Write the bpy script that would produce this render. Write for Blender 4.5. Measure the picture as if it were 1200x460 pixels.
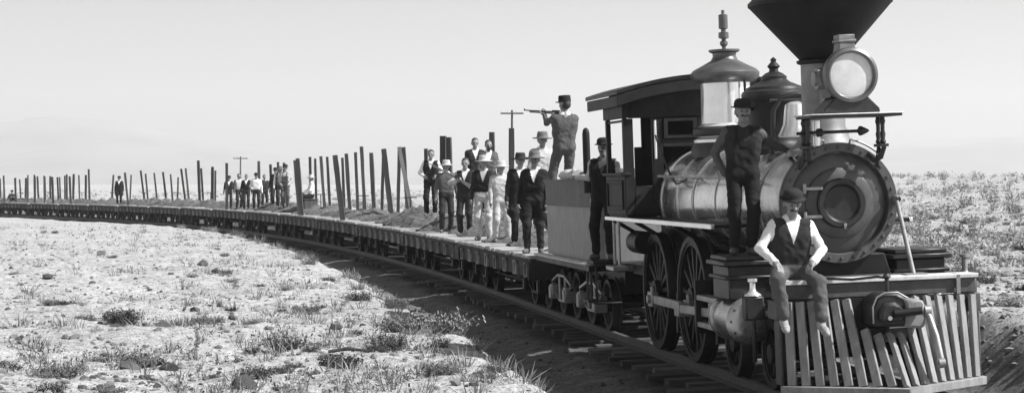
import bpy, bmesh, math, random
import numpy as np
from mathutils import Vector, Matrix

for o in list(bpy.data.objects): bpy.data.objects.remove(o)
scene = bpy.context.scene
C = scene.collection
rad = math.radians
PI = math.pi

# ------------------------------------------------------------------ camera
cd = bpy.data.cameras.new('camera'); cam = bpy.data.objects.new('camera', cd); C.objects.link(cam)
cam.location = (0, 0, 2.1); cam.rotation_euler = (rad(90), 0, 0)
cd.sensor_width = 36; cd.lens = 72; cd.shift_y = -0.0125
cd.clip_start = 0.1; cd.clip_end = 30000
scene.camera = cam

# ------------------------------------------------------------------ sky, sun, exposure (a black and white plate: everything neutral)
SUN_AZ, SUN_EL = rad(104), rad(46)            # azimuth clockwise from +Y
w = bpy.data.worlds.new('World'); scene.world = w; w.use_nodes = True
nt = w.node_tree; nt.nodes.clear()
sky = nt.nodes.new('ShaderNodeTexSky'); sky.sky_type = 'NISHITA'; sky.sun_disc = False
sky.sun_elevation = SUN_EL; sky.sun_rotation = SUN_AZ; sky.dust_density = 4.0; sky.air_density = 1.0; sky.altitude = 1400
bw = nt.nodes.new('ShaderNodeRGBToBW'); bg = nt.nodes.new('ShaderNodeBackground'); wo = nt.nodes.new('ShaderNodeOutputWorld')
bg.inputs['Strength'].default_value = 0.075
nt.links.new(sky.outputs[0], bw.inputs[0]); nt.links.new(bw.outputs[0], bg.inputs['Color']); nt.links.new(bg.outputs[0], wo.inputs['Surface'])
sd = bpy.data.lights.new('sun', 'SUN'); sd.energy = 4.6; sd.angle = rad(0.55); sd.color = (1, 1, 1)
sun = bpy.data.objects.new('sun', sd); C.objects.link(sun)
sdir = Vector((math.sin(SUN_AZ) * math.cos(SUN_EL), math.cos(SUN_AZ) * math.cos(SUN_EL), math.sin(SUN_EL)))
sun.rotation_euler = sdir.to_track_quat('Z', 'Y').to_euler(); sun.location = sdir * 60
vs = scene.view_settings
scene.display_settings.display_device = 'sRGB'
vs.view_transform = 'Standard'; vs.look = 'None'; vs.gamma = 1.0; vs.use_curve_mapping = False; vs.exposure = 0.72
scene.render.engine = 'CYCLES'
scene.cycles.volume_bounces = 1; scene.cycles.max_bounces = 6; scene.cycles.transparent_max_bounces = 12

# ------------------------------------------------------------------ materials (all neutral grey)
M = {}
def gmat(name, v, rough=0.7, metal=0.0, amp=0.25, scale=6.0, bump=0.0, bscale=40.0, rnd=0.0, dust=0.0, dustv=0.3, spec=0.5, stretch=None, detail=5.0):
    m = bpy.data.materials.new(name); m.use_nodes = True; t = m.node_tree; N = t.nodes; L = t.links
    b = N['Principled BSDF']; b.inputs['Roughness'].default_value = rough; b.inputs['Metallic'].default_value = metal
    b.inputs['Specular IOR Level'].default_value = spec
    tc = N.new('ShaderNodeTexCoord'); mp = N.new('ShaderNodeMapping'); L.new(tc.outputs['Object'], mp.inputs[0])
    if stretch: mp.inputs['Scale'].default_value = stretch
    nz = N.new('ShaderNodeTexNoise'); nz.inputs['Scale'].default_value = scale; nz.inputs['Detail'].default_value = detail; nz.inputs['Roughness'].default_value = 0.62
    L.new(mp.outputs[0], nz.inputs['Vector'])
    mr = N.new('ShaderNodeMapRange'); mr.inputs['From Min'].default_value = 0.28; mr.inputs['From Max'].default_value = 0.72
    mr.inputs['To Min'].default_value = v * (1 - amp); mr.inputs['To Max'].default_value = v * (1 + amp)
    L.new(nz.outputs['Fac'], mr.inputs['Value']); out = mr.outputs[0]
    if rnd > 0:
        oi = N.new('ShaderNodeObjectInfo'); r2 = N.new('ShaderNodeMapRange')
        r2.inputs['To Min'].default_value = 1 - rnd; r2.inputs['To Max'].default_value = 1 + rnd
        L.new(oi.outputs['Random'], r2.inputs['Value'])
        mu = N.new('ShaderNodeMath'); mu.operation = 'MULTIPLY'; L.new(out, mu.inputs[0]); L.new(r2.outputs[0], mu.inputs[1]); out = mu.outputs[0]
    if dust > 0:                              # patchy road dust lying on the surface
        n2 = N.new('ShaderNodeTexNoise'); n2.inputs['Scale'].default_value = 2.3; n2.inputs['Detail'].default_value = 8; n2.inputs['Roughness'].default_value = 0.7
        L.new(tc.outputs['Object'], n2.inputs['Vector'])
        r3 = N.new('ShaderNodeMapRange'); r3.inputs['From Min'].default_value = 0.42; r3.inputs['From Max'].default_value = 0.75; r3.inputs['To Max'].default_value = dust
        L.new(n2.outputs['Fac'], r3.inputs['Value'])
        mx = N.new('ShaderNodeMix'); mx.data_type = 'FLOAT'
        L.new(r3.outputs[0], mx.inputs[0]); L.new(out, mx.inputs[2]); mx.inputs[3].default_value = dustv; out = mx.outputs[0]
        ra = N.new('ShaderNodeMapRange'); ra.inputs['To Min'].default_value = rough; ra.inputs['To Max'].default_value = 1.0
        L.new(r3.outputs[0], ra.inputs['Value']); L.new(ra.outputs[0], b.inputs['Roughness'])
    L.new(out, b.inputs['Base Color'])
    if bump > 0:
        n3 = N.new('ShaderNodeTexNoise'); n3.inputs['Scale'].default_value = bscale; n3.inputs['Detail'].default_value = 4
        L.new(mp.outputs[0], n3.inputs['Vector'])
        bp = N.new('ShaderNodeBump'); bp.inputs['Strength'].default_value = bump; bp.inputs['Distance'].default_value = 0.02
        L.new(n3.outputs['Fac'], bp.inputs['Height']); L.new(bp.outputs[0], b.inputs['Normal'])
    M[name] = m; return m
gmat('black_paint', 0.010, 0.45, 0, 0.35, 5, 0.05, 30, dust=0.25, dustv=0.08, spec=0.3)
gmat('iron', 0.022, 0.40, 0.2, 0.4, 7, 0.08, 40, dust=0.25, dustv=0.12)
gmat('smokebox_iron', 0.085, 0.36, 0.3, 0.35, 4, 0.10, 25, dust=0.4, dustv=0.15)
gmat('smokebox_sheet', 0.42, 0.2, 0.85, 0.3, 3, 0.1, 9, dust=0.3, dustv=0.15)
gmat('stack_iron', 0.010, 0.55, 0.0, 0.5, 3.5, 0.25, 18, dust=0.35, dustv=0.05, spec=0.25)
gmat('stack_pipe', 0.22, 0.5, 0.3, 0.35, 5, 0.08, 25, dust=0.3, dustv=0.3)
gmat('jacket', 0.72, 0.20, 0.9, 0.22, 3, 0.08, 7, dust=0.22, dustv=0.35)
gmat('bright_metal', 0.92, 0.14, 0.6, 0.08, 6, 0.03, 25, dust=0.10, dustv=0.5)
gmat('steel', 0.36, 0.36, 0.6, 0.3, 8, 0.04, 50, dust=0.4, dustv=0.22)
gmat('dome_cap', 0.12, 0.32, 0.5, 0.3, 5, 0.04, 30, dust=0.3, dustv=0.25)
gmat('wheel_iron', 0.016, 0.5, 0.1, 0.4, 9, 0.1, 40, dust=0.45, dustv=0.08, spec=0.3)
gmat('tank_paint', 0.26, 0.6, 0, 0.22, 9, 0.1, 60, dust=0.6, dustv=0.3, stretch=(1, 1, 0.35))
gmat('cab_wood', 0.016, 0.55, 0, 0.35, 7, 0.06, 40, dust=0.3, dustv=0.07, spec=0.2)
gmat('beam_wood', 0.06, 0.6, 0, 0.35, 12, 0.15, 60, dust=0.4, dustv=0.28, stretch=(1, 0.2, 1))
gmat('beam_top', 0.58, 0.7, 0, 0.25, 10, 0.1, 50)
gmat('slat_wood', 0.25, 0.72, 0, 0.3, 14, 0.2, 50, rnd=0.12, stretch=(1, 1, 0.25), dust=0.3, dustv=0.2)
gmat('lamp_glass', 0.62, 0.12, 0.0, 0.14, 7, 0.0)
gmat('car_wood', 0.03, 0.85, 0, 0.45, 8, 0.25, 60, rnd=0.2, stretch=(0.15, 1, 1), dust=0.2, dustv=0.12)
gmat('deck_wood', 0.38, 0.9, 0, 0.35, 6, 0.3, 40, rnd=0.1, stretch=(2, 0.3, 1))
gmat('pocket_iron', 0.20, 0.75, 0.1, 0.6, 6, 0.1, 40, rnd=0.5, dust=0.5, dustv=0.3)
gmat('stake_wood', 0.05, 0.85, 0, 0.45, 7, 0.3, 45, rnd=0.45, stretch=(1, 1, 0.12))
gmat('pale_stake', 0.16, 0.85, 0, 0.35, 7, 0.3, 45, stretch=(1, 1, 0.12))
gmat('tie_wood', 0.085, 0.9, 0, 0.5, 7, 0.4, 40, rnd=0.5, stretch=(1, 0.2, 1))
gmat('rail_side', 0.10, 0.6, 0.5, 0.3, 10, 0.1, 60)
gmat('rail_head', 0.35, 0.4, 0.8, 0.2, 10)
gmat('dirt', 0.10, 0.95, 0, 0.65, 9, 1.0, 16, rnd=0.25)
gmat('rock', 0.075, 0.9, 0, 0.4, 9, 0.5, 30, rnd=0.4)
gmat('sage', 0.11, 0.9, 0, 0.5, 14, rnd=0.4)
gmat('dry_grass', 0.26, 0.9, 0, 0.4, 14, rnd=0.25)
gmat('twig', 0.07, 0.9, 0, 0.4, 14, rnd=0.2)
gmat('pole_wood', 0.09, 0.9, 0, 0.3, 6, 0.2, 40)
gmat('log_wood', 0.16, 0.9, 0, 0.4, 9, 0.3, 40, rnd=0.35, stretch=(0.2, 1, 1))
gmat('canvas', 0.5, 0.9, 0, 0.2, 8, 0.3, 20)
gmat('gun_metal', 0.03, 0.35, 0.6, 0.2, 8)
gmat('gun_wood', 0.09, 0.5, 0, 0.3, 20)
gmat('skin', 0.21, 0.55, 0, 0.12, 20); gmat('hair', 0.03, 0.7, 0, 0.3, 60); gmat('eye', 0.07, 0.3, 0, 0.1)
gmat('white_cloth', 0.72, 0.9, 0, 0.10, 14, 0.35, 26); gmat('pale_cloth', 0.42, 0.9, 0, 0.25, 12, 0.4, 24)
gmat('mid_cloth', 0.08, 0.9, 0, 0.2, 12, 0.2, 24); gmat('dark_cloth', 0.028, 0.9, 0, 0.2, 12, 0.2, 22, spec=0.25)
gmat('black_cloth', 0.016, 0.9, 0, 0.2, 12, 0.2, 22, spec=0.25); gmat('leather', 0.06, 0.5, 0, 0.4, 25, 0.2, 60, dust=0.5, dustv=0.25)
gmat('pale_leather', 0.30, 0.6, 0, 0.4, 25, 0.2, 60)
gmat('dark_felt', 0.022, 0.85, 0, 0.3, 20, spec=0.25); gmat('pale_felt', 0.42, 0.9, 0, 0.25, 20); gmat('mid_felt', 0.12, 0.9, 0, 0.3, 20)

# ------------------------------------------------------------------ objects and properties
def tag(o, label=None, cat=None, group=None, kind=None):
    if label: o['label'] = label
    if cat: o['category'] = cat
    if group: o['group'] = group
    if kind: o['kind'] = kind
    return o
def empty(name, loc=(0, 0, 0), rot=(0, 0, 0), parent=None):
    o = bpy.data.objects.new(name, None); C.objects.link(o); o.location = loc; o.rotation_euler = rot
    o.empty_display_size = 0.3
    if parent: o.parent = parent
    return o
def kids(o): return [c for c in bpy.data.objects if c.parent == o]
def copy_tree(o, parent=None, table=None):
    if table is None:
        table = {}
        for c in bpy.data.objects:
            if c.parent: table.setdefault(c.parent.name, []).append(c)
    c = o.copy(); C.objects.link(c); c.parent = parent
    for ch in table.get(o.name, []): copy_tree(ch, c, table)
    return c

def frame(z):                                    # orthonormal frame whose z axis is the given direction
    z = Vector(z).normalized(); a = Vector((0, 0, 1)) if abs(z.z) < 0.95 else Vector((1, 0, 0))
    x = a.cross(z).normalized(); y = z.cross(x); return x, y, z
class MB:
    def __init__(s): s.v = []; s.f = []
    def add(s, vs_, fs):
        n = len(s.v); s.v += [tuple(p) for p in vs_]; s.f += [tuple(i + n for i in f) for f in fs]; return s
    def box(s, c, d, rot=None):
        hx, hy, hz = d[0] / 2, d[1] / 2, d[2] / 2
        P = [Vector((x, y, z)) for x in (-hx, hx) for y in (-hy, hy) for z in (-hz, hz)]
        if rot is not None: P = [rot @ p for p in P]
        c = Vector(c); return s.add([p + c for p in P], [(0, 1, 3, 2), (4, 6, 7, 5), (0, 4, 5, 1), (2, 3, 7, 6), (0, 2, 6, 4), (1, 5, 7, 3)])
    def span(s, a, b):                           # box from corner a to corner b
        return s.box([(a[i] + b[i]) / 2 for i in range(3)], [abs(b[i] - a[i]) for i in range(3)])
    def bar(s, p0, p1, wd, ht, up=(0, 0, 1)):
        p0 = Vector(p0); p1 = Vector(p1); z = (p1 - p0).normalized(); x = Vector(up).cross(z)
        if x.length < 1e-4: x = Vector((1, 0, 0)).cross(z)
        x.normalize(); y = z.cross(x); P = []
        for p in (p0, p1):
            for a, b in ((-1, -1), (1, -1), (1, 1), (-1, 1)): P.append(p + x * a * wd / 2 + y * b * ht / 2)
        return s.add(P, [(3, 2, 1, 0), (4, 5, 6, 7), (0, 1, 5, 4), (1, 2, 6, 5), (2, 3, 7, 6), (3, 0, 4, 7)])
    def cyl(s, p0, p1, r0, r1=None, n=16, caps=True):
        if r1 is None: r1 = r0
        p0 = Vector(p0); p1 = Vector(p1); x, y, z = frame(p1 - p0); P = []
        for p, r in ((p0, r0), (p1, r1)):
            for i in range(n):
                a = 2 * PI * i / n; P.append(p + (x * math.cos(a) + y * math.sin(a)) * r)
        F = [(i, (i + 1) % n, n + (i + 1) % n, n + i) for i in range(n)]
        if caps: F += [tuple(range(n - 1, -1, -1)), tuple(range(n, 2 * n))]
        return s.add(P, F)
    def lathe(s, prof, base=(0, 0, 0), axis=(0, 0, 1), n=32):   # prof: (radius, height) pairs
        base = Vector(base); x, y, z = frame(axis); P = []; F = []; rings = []
        for r, h in prof:
            if r < 1e-5: rings.append([len(P)]); P.append(base + z * h)
            else:
                rings.append(list(range(len(P), len(P) + n)))
                for i in range(n):
                    a = 2 * PI * i / n; P.append(base + z * h + (x * math.cos(a) + y * math.sin(a)) * r)
        for A, B in zip(rings, rings[1:]):
            for i in range(n):
                j = (i + 1) % n
                if len(A) == 1 and len(B) == 1: continue
                if len(A) == 1: F.append((A[0], B[j], B[i]))
                elif len(B) == 1: F.append((A[i], A[j], B[0]))
                else: F.append((A[i], A[j], B[j], B[i]))
        return s.add(P, F)
    def tube(s, pts, r, n=8):
        pts = [Vector(p) for p in pts]; P = []; F = []; k = len(pts); px = None
        for i, p in enumerate(pts):
            d = (pts[min(i + 1, k - 1)] - pts[max(i - 1, 0)])
            if px is None: px, y, z = frame(d)
            else:
                z = d.normalized(); px = (px - z * px.dot(z)).normalized(); y = z.cross(px)
            rr = r[i] if isinstance(r, (list, tuple)) else r
            for j in range(n):
                a = 2 * PI * j / n; P.append(p + (px * math.cos(a) + y * math.sin(a)) * rr)
        for i in range(k - 1):
            for j in range(n): F.append((i * n + j, i * n + (j + 1) % n, (i + 1) * n + (j + 1) % n, (i + 1) * n + j))
        F += [tuple(range(n - 1, -1, -1)), tuple(range((k - 1) * n, k * n))]
        return s.add(P, F)
    def prism(s, poly, h0, h1, axis=1):          # polygon in the other two axes, extruded along axis
        n = len(poly); P = []
        for h in (h0, h1):
            for a, b in poly: P.append({0: (h, a, b), 1: (a, h, b), 2: (a, b, h)}[axis])
        return s.add(P, [tuple(range(n - 1, -1, -1)), tuple(range(n, 2 * n))] + [(i, (i + 1) % n, n + (i + 1) % n, n + i) for i in range(n)])
    def mesh(s, name):
        me = bpy.data.meshes.new(name); me.from_pydata(s.v, [], s.f)
        bm = bmesh.new(); bm.from_mesh(me); bmesh.ops.recalc_face_normals(bm, faces=bm.faces); bm.to_mesh(me); bm.free()
        return me
    def build(s, name, mat, parent=None, bevel=0.0, sharp=38, loc=None):
        me = s.mesh(name); me.materials.append(M[mat]); o = bpy.data.objects.new(name, me); C.objects.link(o)
        for p in me.polygons: p.use_smooth = True
        me.set_sharp_from_angle(angle=rad(sharp))
        if parent: o.parent = parent
        if loc is not None: o.location = loc
        if bevel > 0:
            b = o.modifiers.new('bevel', 'BEVEL'); b.width = bevel; b.segments = 1; b.limit_method = 'ANGLE'; b.angle_limit = rad(40)
        return o
def np_mesh(name, V, F, mats, mi=None, smooth=True):    # quick mesh from arrays of quads or triangles
    me = bpy.data.meshes.new(name); V = np.asarray(V, np.float32); F = np.asarray(F, np.int32); k = F.shape[1]
    me.vertices.add(len(V)); me.vertices.foreach_set('co', V.ravel())
    me.loops.add(F.size); me.loops.foreach_set('vertex_index', F.ravel())
    me.polygons.add(len(F)); me.polygons.foreach_set('loop_start', np.arange(0, F.size, k, dtype=np.int32))
    for m in mats: me.materials.append(M[m])
    if mi is not None: me.polygons.foreach_set('material_index', np.asarray(mi, np.int32))
    me.polygons.foreach_set('use_smooth', np.full(len(F), smooth, dtype=bool))
    me.update(calc_edges=True); me.validate(); return me
def link(name, me, parent=None):
    o = bpy.data.objects.new(name, me); C.objects.link(o)
    if parent: o.parent = parent
    return o

# ------------------------------------------------------------------ the line of the track (s runs back along the train from the front driving axle)
PHI0 = rad(8.72); RAD = 395.0; S0 = 5.0; DS = 0.25; ROLL = rad(2.0)
def _path():
    out = []; x, y, ph = 2.98, 24.6, PHI0; s = 0
    while s < 330:
        out.append((s, x, y, ph)); k = 0 if s < S0 else min(1, (s - S0) / 20) / RAD
        x -= math.sin(ph) * DS; y += math.cos(ph) * DS; ph += k * DS; s += DS
    return out
PATH = _path()
def sstep(a, b, x):
    t = np.clip((x - a) / (b - a), 0, 1); return t * t * (3 - 2 * t)
def zt(s): return -0.35 * float(sstep(50, 170, s))
def path(s):
    if s <= 0: return (2.98 - math.sin(PHI0) * s, 24.6 + math.cos(PHI0) * s, PHI0)
    i = min(int(s / DS), len(PATH) - 2); t = s / DS - i; a, b = PATH[i], PATH[i + 1]
    return tuple(a[k] + (b[k] - a[k]) * t for k in (1, 2, 3))
def rolls(s): return ROLL if s < 10 else ROLL * (1 - 0.6 * float(sstep(10, 60, s)))
def track_matrix(s):                             # local x forward (to the camera), y to the right of the picture, z up
    x, y, ph = path(s)
    return Matrix.Translation((x, y, zt(s))) @ Matrix.Rotation(ph - PI / 2, 4, 'Z') @ Matrix.Rotation(rolls(s), 4, 'X')
def on_track(s, v, z): return track_matrix(s) @ Vector((0, v, z))
def loco(u, v, z): return track_matrix(0) @ Vector((u, v, z))
def place(o, s):
    x, y, ph = path(s); o.location = (x, y, zt(s)); o.rotation_euler = (rolls(s), 0, ph - PI / 2)
# ------------------------------------------------------------------ ground
def hash2(ix, iy, seed):
    h = (ix.astype(np.int64) * 374761393 + iy.astype(np.int64) * 668265263 + seed * 1442695041) & 0xFFFFFFFF
    h = ((h ^ (h >> 13)) * 1274126177) & 0xFFFFFFFF
    return ((h ^ (h >> 16)) & 0xFFFF) / 65535.0
def vnoise(x, y, seed=0):
    ix = np.floor(x); iy = np.floor(y); fx = x - ix; fy = y - iy; fx = fx * fx * (3 - 2 * fx); fy = fy * fy * (3 - 2 * fy)
    a = hash2(ix, iy, seed); b = hash2(ix + 1, iy, seed); c = hash2(ix, iy + 1, seed); d = hash2(ix + 1, iy + 1, seed)
    return (a + (b - a) * fx) * (1 - fy) + (c + (d - c) * fx) * fy - 0.5
def fbm(x, y, seed, octs=4):
    r = 0; a = 1
    for k in range(octs): r = r + a * vnoise(x * 2 ** k, y * 2 ** k, seed + k); a *= 0.5
    return r
_ps = np.array([(-60 + i * 1.0,) + path(-60 + i * 1.0) for i in range(385)])
def side(x, y):
    """arc length and offset from the centre line (offset positive to the right of the picture)"""
    x = np.asarray(x, float); y = np.asarray(y, float); S = np.zeros(x.shape); D = np.zeros(x.shape)
    xf = x.ravel(); yf = y.ravel(); Sf = S.ravel(); Df = D.ravel(); st = 20000
    for i in range(0, len(xf), st):
        a = xf[i:i + st, None]; b = yf[i:i + st, None]
        j = np.argmin((a - _ps[None, :, 1]) ** 2 + (b - _ps[None, :, 2]) ** 2, axis=1); p = _ps[j]
        dx = xf[i:i + st] - p[:, 1]; dy = yf[i:i + st] - p[:, 2]; cx, sx = np.cos(p[:, 3]), np.sin(p[:, 3])
        Sf[i:i + st] = p[:, 0] + (-sx * dx + cx * dy); Df[i:i + st] = cx * dx + sx * dy
    return S, D
def height(x, y):
    x = np.asarray(x, float); y = np.asarray(y, float); S, D = side(x, y); L = -D
    wob = 0.35 * fbm(S / 2.6, S * 0 + 3.3, 5, 3)
    bed = -0.25 - 0.10 * sstep(1.5, 2.3, np.abs(D)) + 0.02 * fbm(x * 1.7, y * 1.7, 11, 3)
    left = 0.24 - 0.30 * sstep(35, 120, S) + 0.12 * fbm(x / 3.1, y / 3.1, 21, 3) + 0.055 * fbm(x * 1.3, y * 1.3, 31, 3) + 0.10 * sstep(3, 12, L)
    right = 0.42 + 2.5 * sstep(28, 190, np.hypot(x, y)) * sstep(-5, 26, x) + 0.25 * sstep(20, 60, S) * (1 - sstep(-5, 26, x)) + 0.14 * fbm(x / 2.9, y / 2.9, 41, 3) + 0.06 * fbm(x * 1.3, y * 1.3, 51, 3)
    tl = sstep(2.75, 3.75, L + wob * 0.8); tr = sstep(2.15, 3.25, D + wob * 0.7)
    h = bed * (1 - tl) * (1 - tr) + left * tl + right * tr
    d = np.hypot(x, y); far = sstep(300, 1500, d)
    zs = -0.35 * sstep(50, 170, S)
    return (h + zs * (1 - far)) * (1 - far) + far * (1.2 * fbm(x / 400, y / 400, 61, 3) + 0.9 * sstep(-5, 400, x) - 0.6), S, D, tl, tr
def axis(lo, hi, step, far_lo, far_hi, g=1.09):
    mid = list(np.arange(lo, hi, step)); a = []; x = lo; st = step
    while x > far_lo: st *= g; x -= st; a.append(x)
    b = []; x = hi; st = step
    while x < far_hi: b.append(x); st *= g; x += st
    return np.array(a[::-1] + mid + b)
gx = axis(-14, 12, 0.085, -6500, 6500, 1.045); gy = axis(11, 46, 0.10, -900, 7000, 1.022)
GX, GY = np.meshgrid(gx, gy); GZ, GS, GD, TL, TR = height(GX, GY)
GZ = GZ + (0.045 * fbm(GX * 3.7, GY * 3.7, 71, 2) + 0.05 * np.clip(vnoise(GX * 5.3, GY * 5.3, 79) - .12, 0, 1) + 0.026 * vnoise(GX * 11, GY * 11, 75)) * (1 - sstep(40, 90, np.hypot(GX, GY)))
ny, nx = GX.shape; I = (np.arange(ny - 1)[:, None] * nx + np.arange(nx - 1)[None, :]).ravel()
gm = bpy.data.materials.new('ground'); gm.use_nodes = True; M['ground'] = gm
def ground_material():
    t = gm.node_tree; N = t.nodes; L = t.links; b = N['Principled BSDF']; b.inputs['Roughness'].default_value = 0.95; b.inputs['Specular IOR Level'].default_value = 0.15
    tc = N.new('ShaderNodeTexCoord')
    def noise(sc, det, lo, hi, a, bb, rough=0.6):
        n = N.new('ShaderNodeTexNoise'); n.inputs['Scale'].default_value = sc; n.inputs['Detail'].default_value = det; n.inputs['Roughness'].default_value = rough
        L.new(tc.outputs['Object'], n.inputs['Vector']); r = N.new('ShaderNodeMapRange')
        for k, v in (('From Min', lo), ('From Max', hi), ('To Min', a), ('To Max', bb)): r.inputs[k].default_value = v
        L.new(n.outputs['Fac'], r.inputs['Value']); return n, r
    def mul(a, c):
        m = N.new('ShaderNodeMath'); m.operation = 'MULTIPLY'; L.new(a, m.inputs[0]); L.new(c, m.inputs[1]); return m.outputs[0]
    n1, r1 = noise(0.55, 6, 0.3, 0.7, 0.38, 0.52); n2, r2 = noise(7, 6, 0.34, 0.56, 0.5, 1.08, 0.72); n3, r3 = noise(30, 3, 0.36, 0.5, 0.5, 1.06, 0.7)
    pale = mul(mul(r1.outputs[0], r2.outputs[0]), r3.outputs[0])
    n4, r4 = noise(3, 6, 0.3, 0.7, 0.09, 0.22, 0.7); dark = mul(r4.outputs[0], r3.outputs[0])      # cinders and turned earth, darkened to deepen the ditch's shade
    at = N.new('ShaderNodeAttribute'); at.attribute_name = 'cinders'
    mx = N.new('ShaderNodeMix'); mx.data_type = 'FLOAT'; L.new(at.outputs['Fac'], mx.inputs[0]); L.new(pale, mx.inputs[2]); L.new(dark, mx.inputs[3])
    a2 = N.new('ShaderNodeAttribute'); a2.attribute_name = 'bed_shade'; m2 = N.new('ShaderNodeMapRange'); m2.inputs['To Min'].default_value = 1; m2.inputs['To Max'].default_value = 0.3; L.new(a2.outputs['Fac'], m2.inputs['Value'])  # painted shade under the train darkens the bed
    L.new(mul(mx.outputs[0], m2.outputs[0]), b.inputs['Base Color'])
    bp = N.new('ShaderNodeBump'); bp.inputs['Strength'].default_value = 0.9; bp.inputs['Distance'].default_value = 0.05
    ad = N.new('ShaderNodeMath'); ad.operation = 'MULTIPLY_ADD'; L.new(n3.outputs['Fac'], ad.inputs[0]); ad.inputs[1].default_value = 0.4; L.new(n2.outputs['Fac'], ad.inputs[2])
    L.new(ad.outputs[0], bp.inputs['Height']); L.new(bp.outputs[0], b.inputs['Normal'])
ground_material()
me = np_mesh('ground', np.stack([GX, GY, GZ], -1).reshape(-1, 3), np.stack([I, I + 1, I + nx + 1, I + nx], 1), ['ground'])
cind_shade = np.clip((1 - TL) * (1 - TR * 0.8), 0, 1) * (1 - sstep(170, 260, GS)) * sstep(-22, -10, GS + 6) * (1 - sstep(0, 2, GD - 2.3) * 0.6)  # mask of the cinders and the painted ditch shade
cind_shade = np.clip(cind_shade * 1.25 + 0.5 * fbm(GX * 0.9, GY * 0.9, 81, 3) * (cind_shade > 0.05), 0, 1)
front = sstep(4.6, 5.4, -GS) ; cind_shade = cind_shade * (1 - 0.85 * front)
at = me.attributes.new('cinders', 'FLOAT', 'POINT'); at.data.foreach_set('value', cind_shade.ravel().astype(np.float32))
at = me.attributes.new('bed_shade', 'FLOAT', 'POINT'); at.data.foreach_set('value', ((1 - sstep(1.1, 1.9, np.abs(GD) + .5 * fbm(GX * 1.1, GY * 1.1, 85, 2))) * sstep(-5, -3, GS) * (1 - sstep(170, 260, GS))).ravel().astype(np.float32))   # shade under the train, painted into the ground colour
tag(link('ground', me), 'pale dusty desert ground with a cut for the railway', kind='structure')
def hz(x, y): return float(height(np.array([x]), np.array([y]))[0][0])

# far hills
def hills():
    n = 260; m = 26; V = []; rng = 9
    for j in range(m):
        for i in range(n):
            a = -0.62 + 1.24 * i / (n - 1); r = 4300 + 1900 * j / (m - 1); x = r * math.sin(a); y = r * math.cos(a)
            V.append((x, y, j / (m - 1)))
    V = np.array(V); x, y, t = V[:, 0], V[:, 1], V[:, 2]; px = x / y
    ridge = 95 + 75 * sstep(-0.13, -0.24, px) * 0 + 62 * np.exp(-((px + 0.21) / 0.07) ** 2) + 40 * np.exp(-((px - 0.24) / 0.06) ** 2) - 60 * np.exp(-((px + 0.03) / 0.09) ** 2)
    ridge = np.maximum(ridge, 18); z = ridge * np.sin(np.clip(t * 1.25, 0, 1) * PI / 2) ** 1.3 * (1 + 0.55 * fbm(x / 620, y / 620, 91, 5)) - 4
    V[:, 2] = z; I = (np.arange(m - 1)[:, None] * n + np.arange(n - 1)[None, :]).ravel()
    gmat('hill', 0.2, 0.95, 0, 0.3, 0.004)
    tag(link('hills', np_mesh('hills', V, np.stack([I, I + 1, I + n + 1, I + n], 1), ['hill'])), 'low faint hills far beyond the plain', kind='structure')
hills()

# ------------------------------------------------------------------ track: rails and ties
def track():
    root = empty('railway_track', (0, 0, 0)); tag(root, 'curving railway track of worn rails on rough wooden ties', 'railway track', kind='structure')
    ss = list(np.arange(-14, 0, 1.0)) + list(np.arange(0, 200, 1.2))
    prof = [(-0.065, -0.125), (0.065, -0.125), (0.065, -0.112), (0.012, -0.095), (0.012, -0.035), (0.034, -0.026), (0.034, -0.002), (-0.034, -0.002), (-0.034, -0.026), (-0.012, -0.035), (-0.012, -0.095), (-0.065, -0.112)]
    for sg in (-1, 1):
        V = []; F = []; k = len(prof)
        for s in ss:
            m = track_matrix(s) if s > 0 else track_matrix(0) @ Matrix.Translation((-s, 0, 0))
            for a, b in prof: V.append(m @ Vector((0, sg * 0.75 + a, b)))
        for i in range(len(ss) - 1):
            for j in range(k): F.append((i * k + j, i * k + (j + 1) % k, (i + 1) * k + (j + 1) % k, (i + 1) * k + j))
        mb = MB(); mb.add(V, F); o = mb.build('rail', 'rail_side', root, sharp=30); o.data.materials.append(M['rail_head'])
        for p in o.data.polygons:
            if p.index % k == 6: p.material_index = 1
    rnd = random.Random(4); var = []
    for i in range(6):
        mb = MB(); mb.box((0, 0, 0), (0.2 + rnd.uniform(-.03, .04), 2.5 + rnd.uniform(-.15, .35), 0.17)); me = mb.mesh('tie'); me.materials.append(M['tie_wood'])
        for vv in me.vertices: vv.co += Vector([rnd.uniform(-.012, .012) for _ in range(3)])
        var.append(me)
    s = -13.0
    while s < 120:
        o = link('tie', rnd.choice(var), root); m = track_matrix(max(s, 0)) @ Matrix.Translation((0 if s > 0 else -s, rnd.uniform(-.12, .12), -0.215)) @ Matrix.Rotation(rnd.uniform(-.06, .06), 4, 'Z')
        o.matrix_world = m; s += 0.62 + rnd.uniform(-.06, .06)
track()
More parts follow.
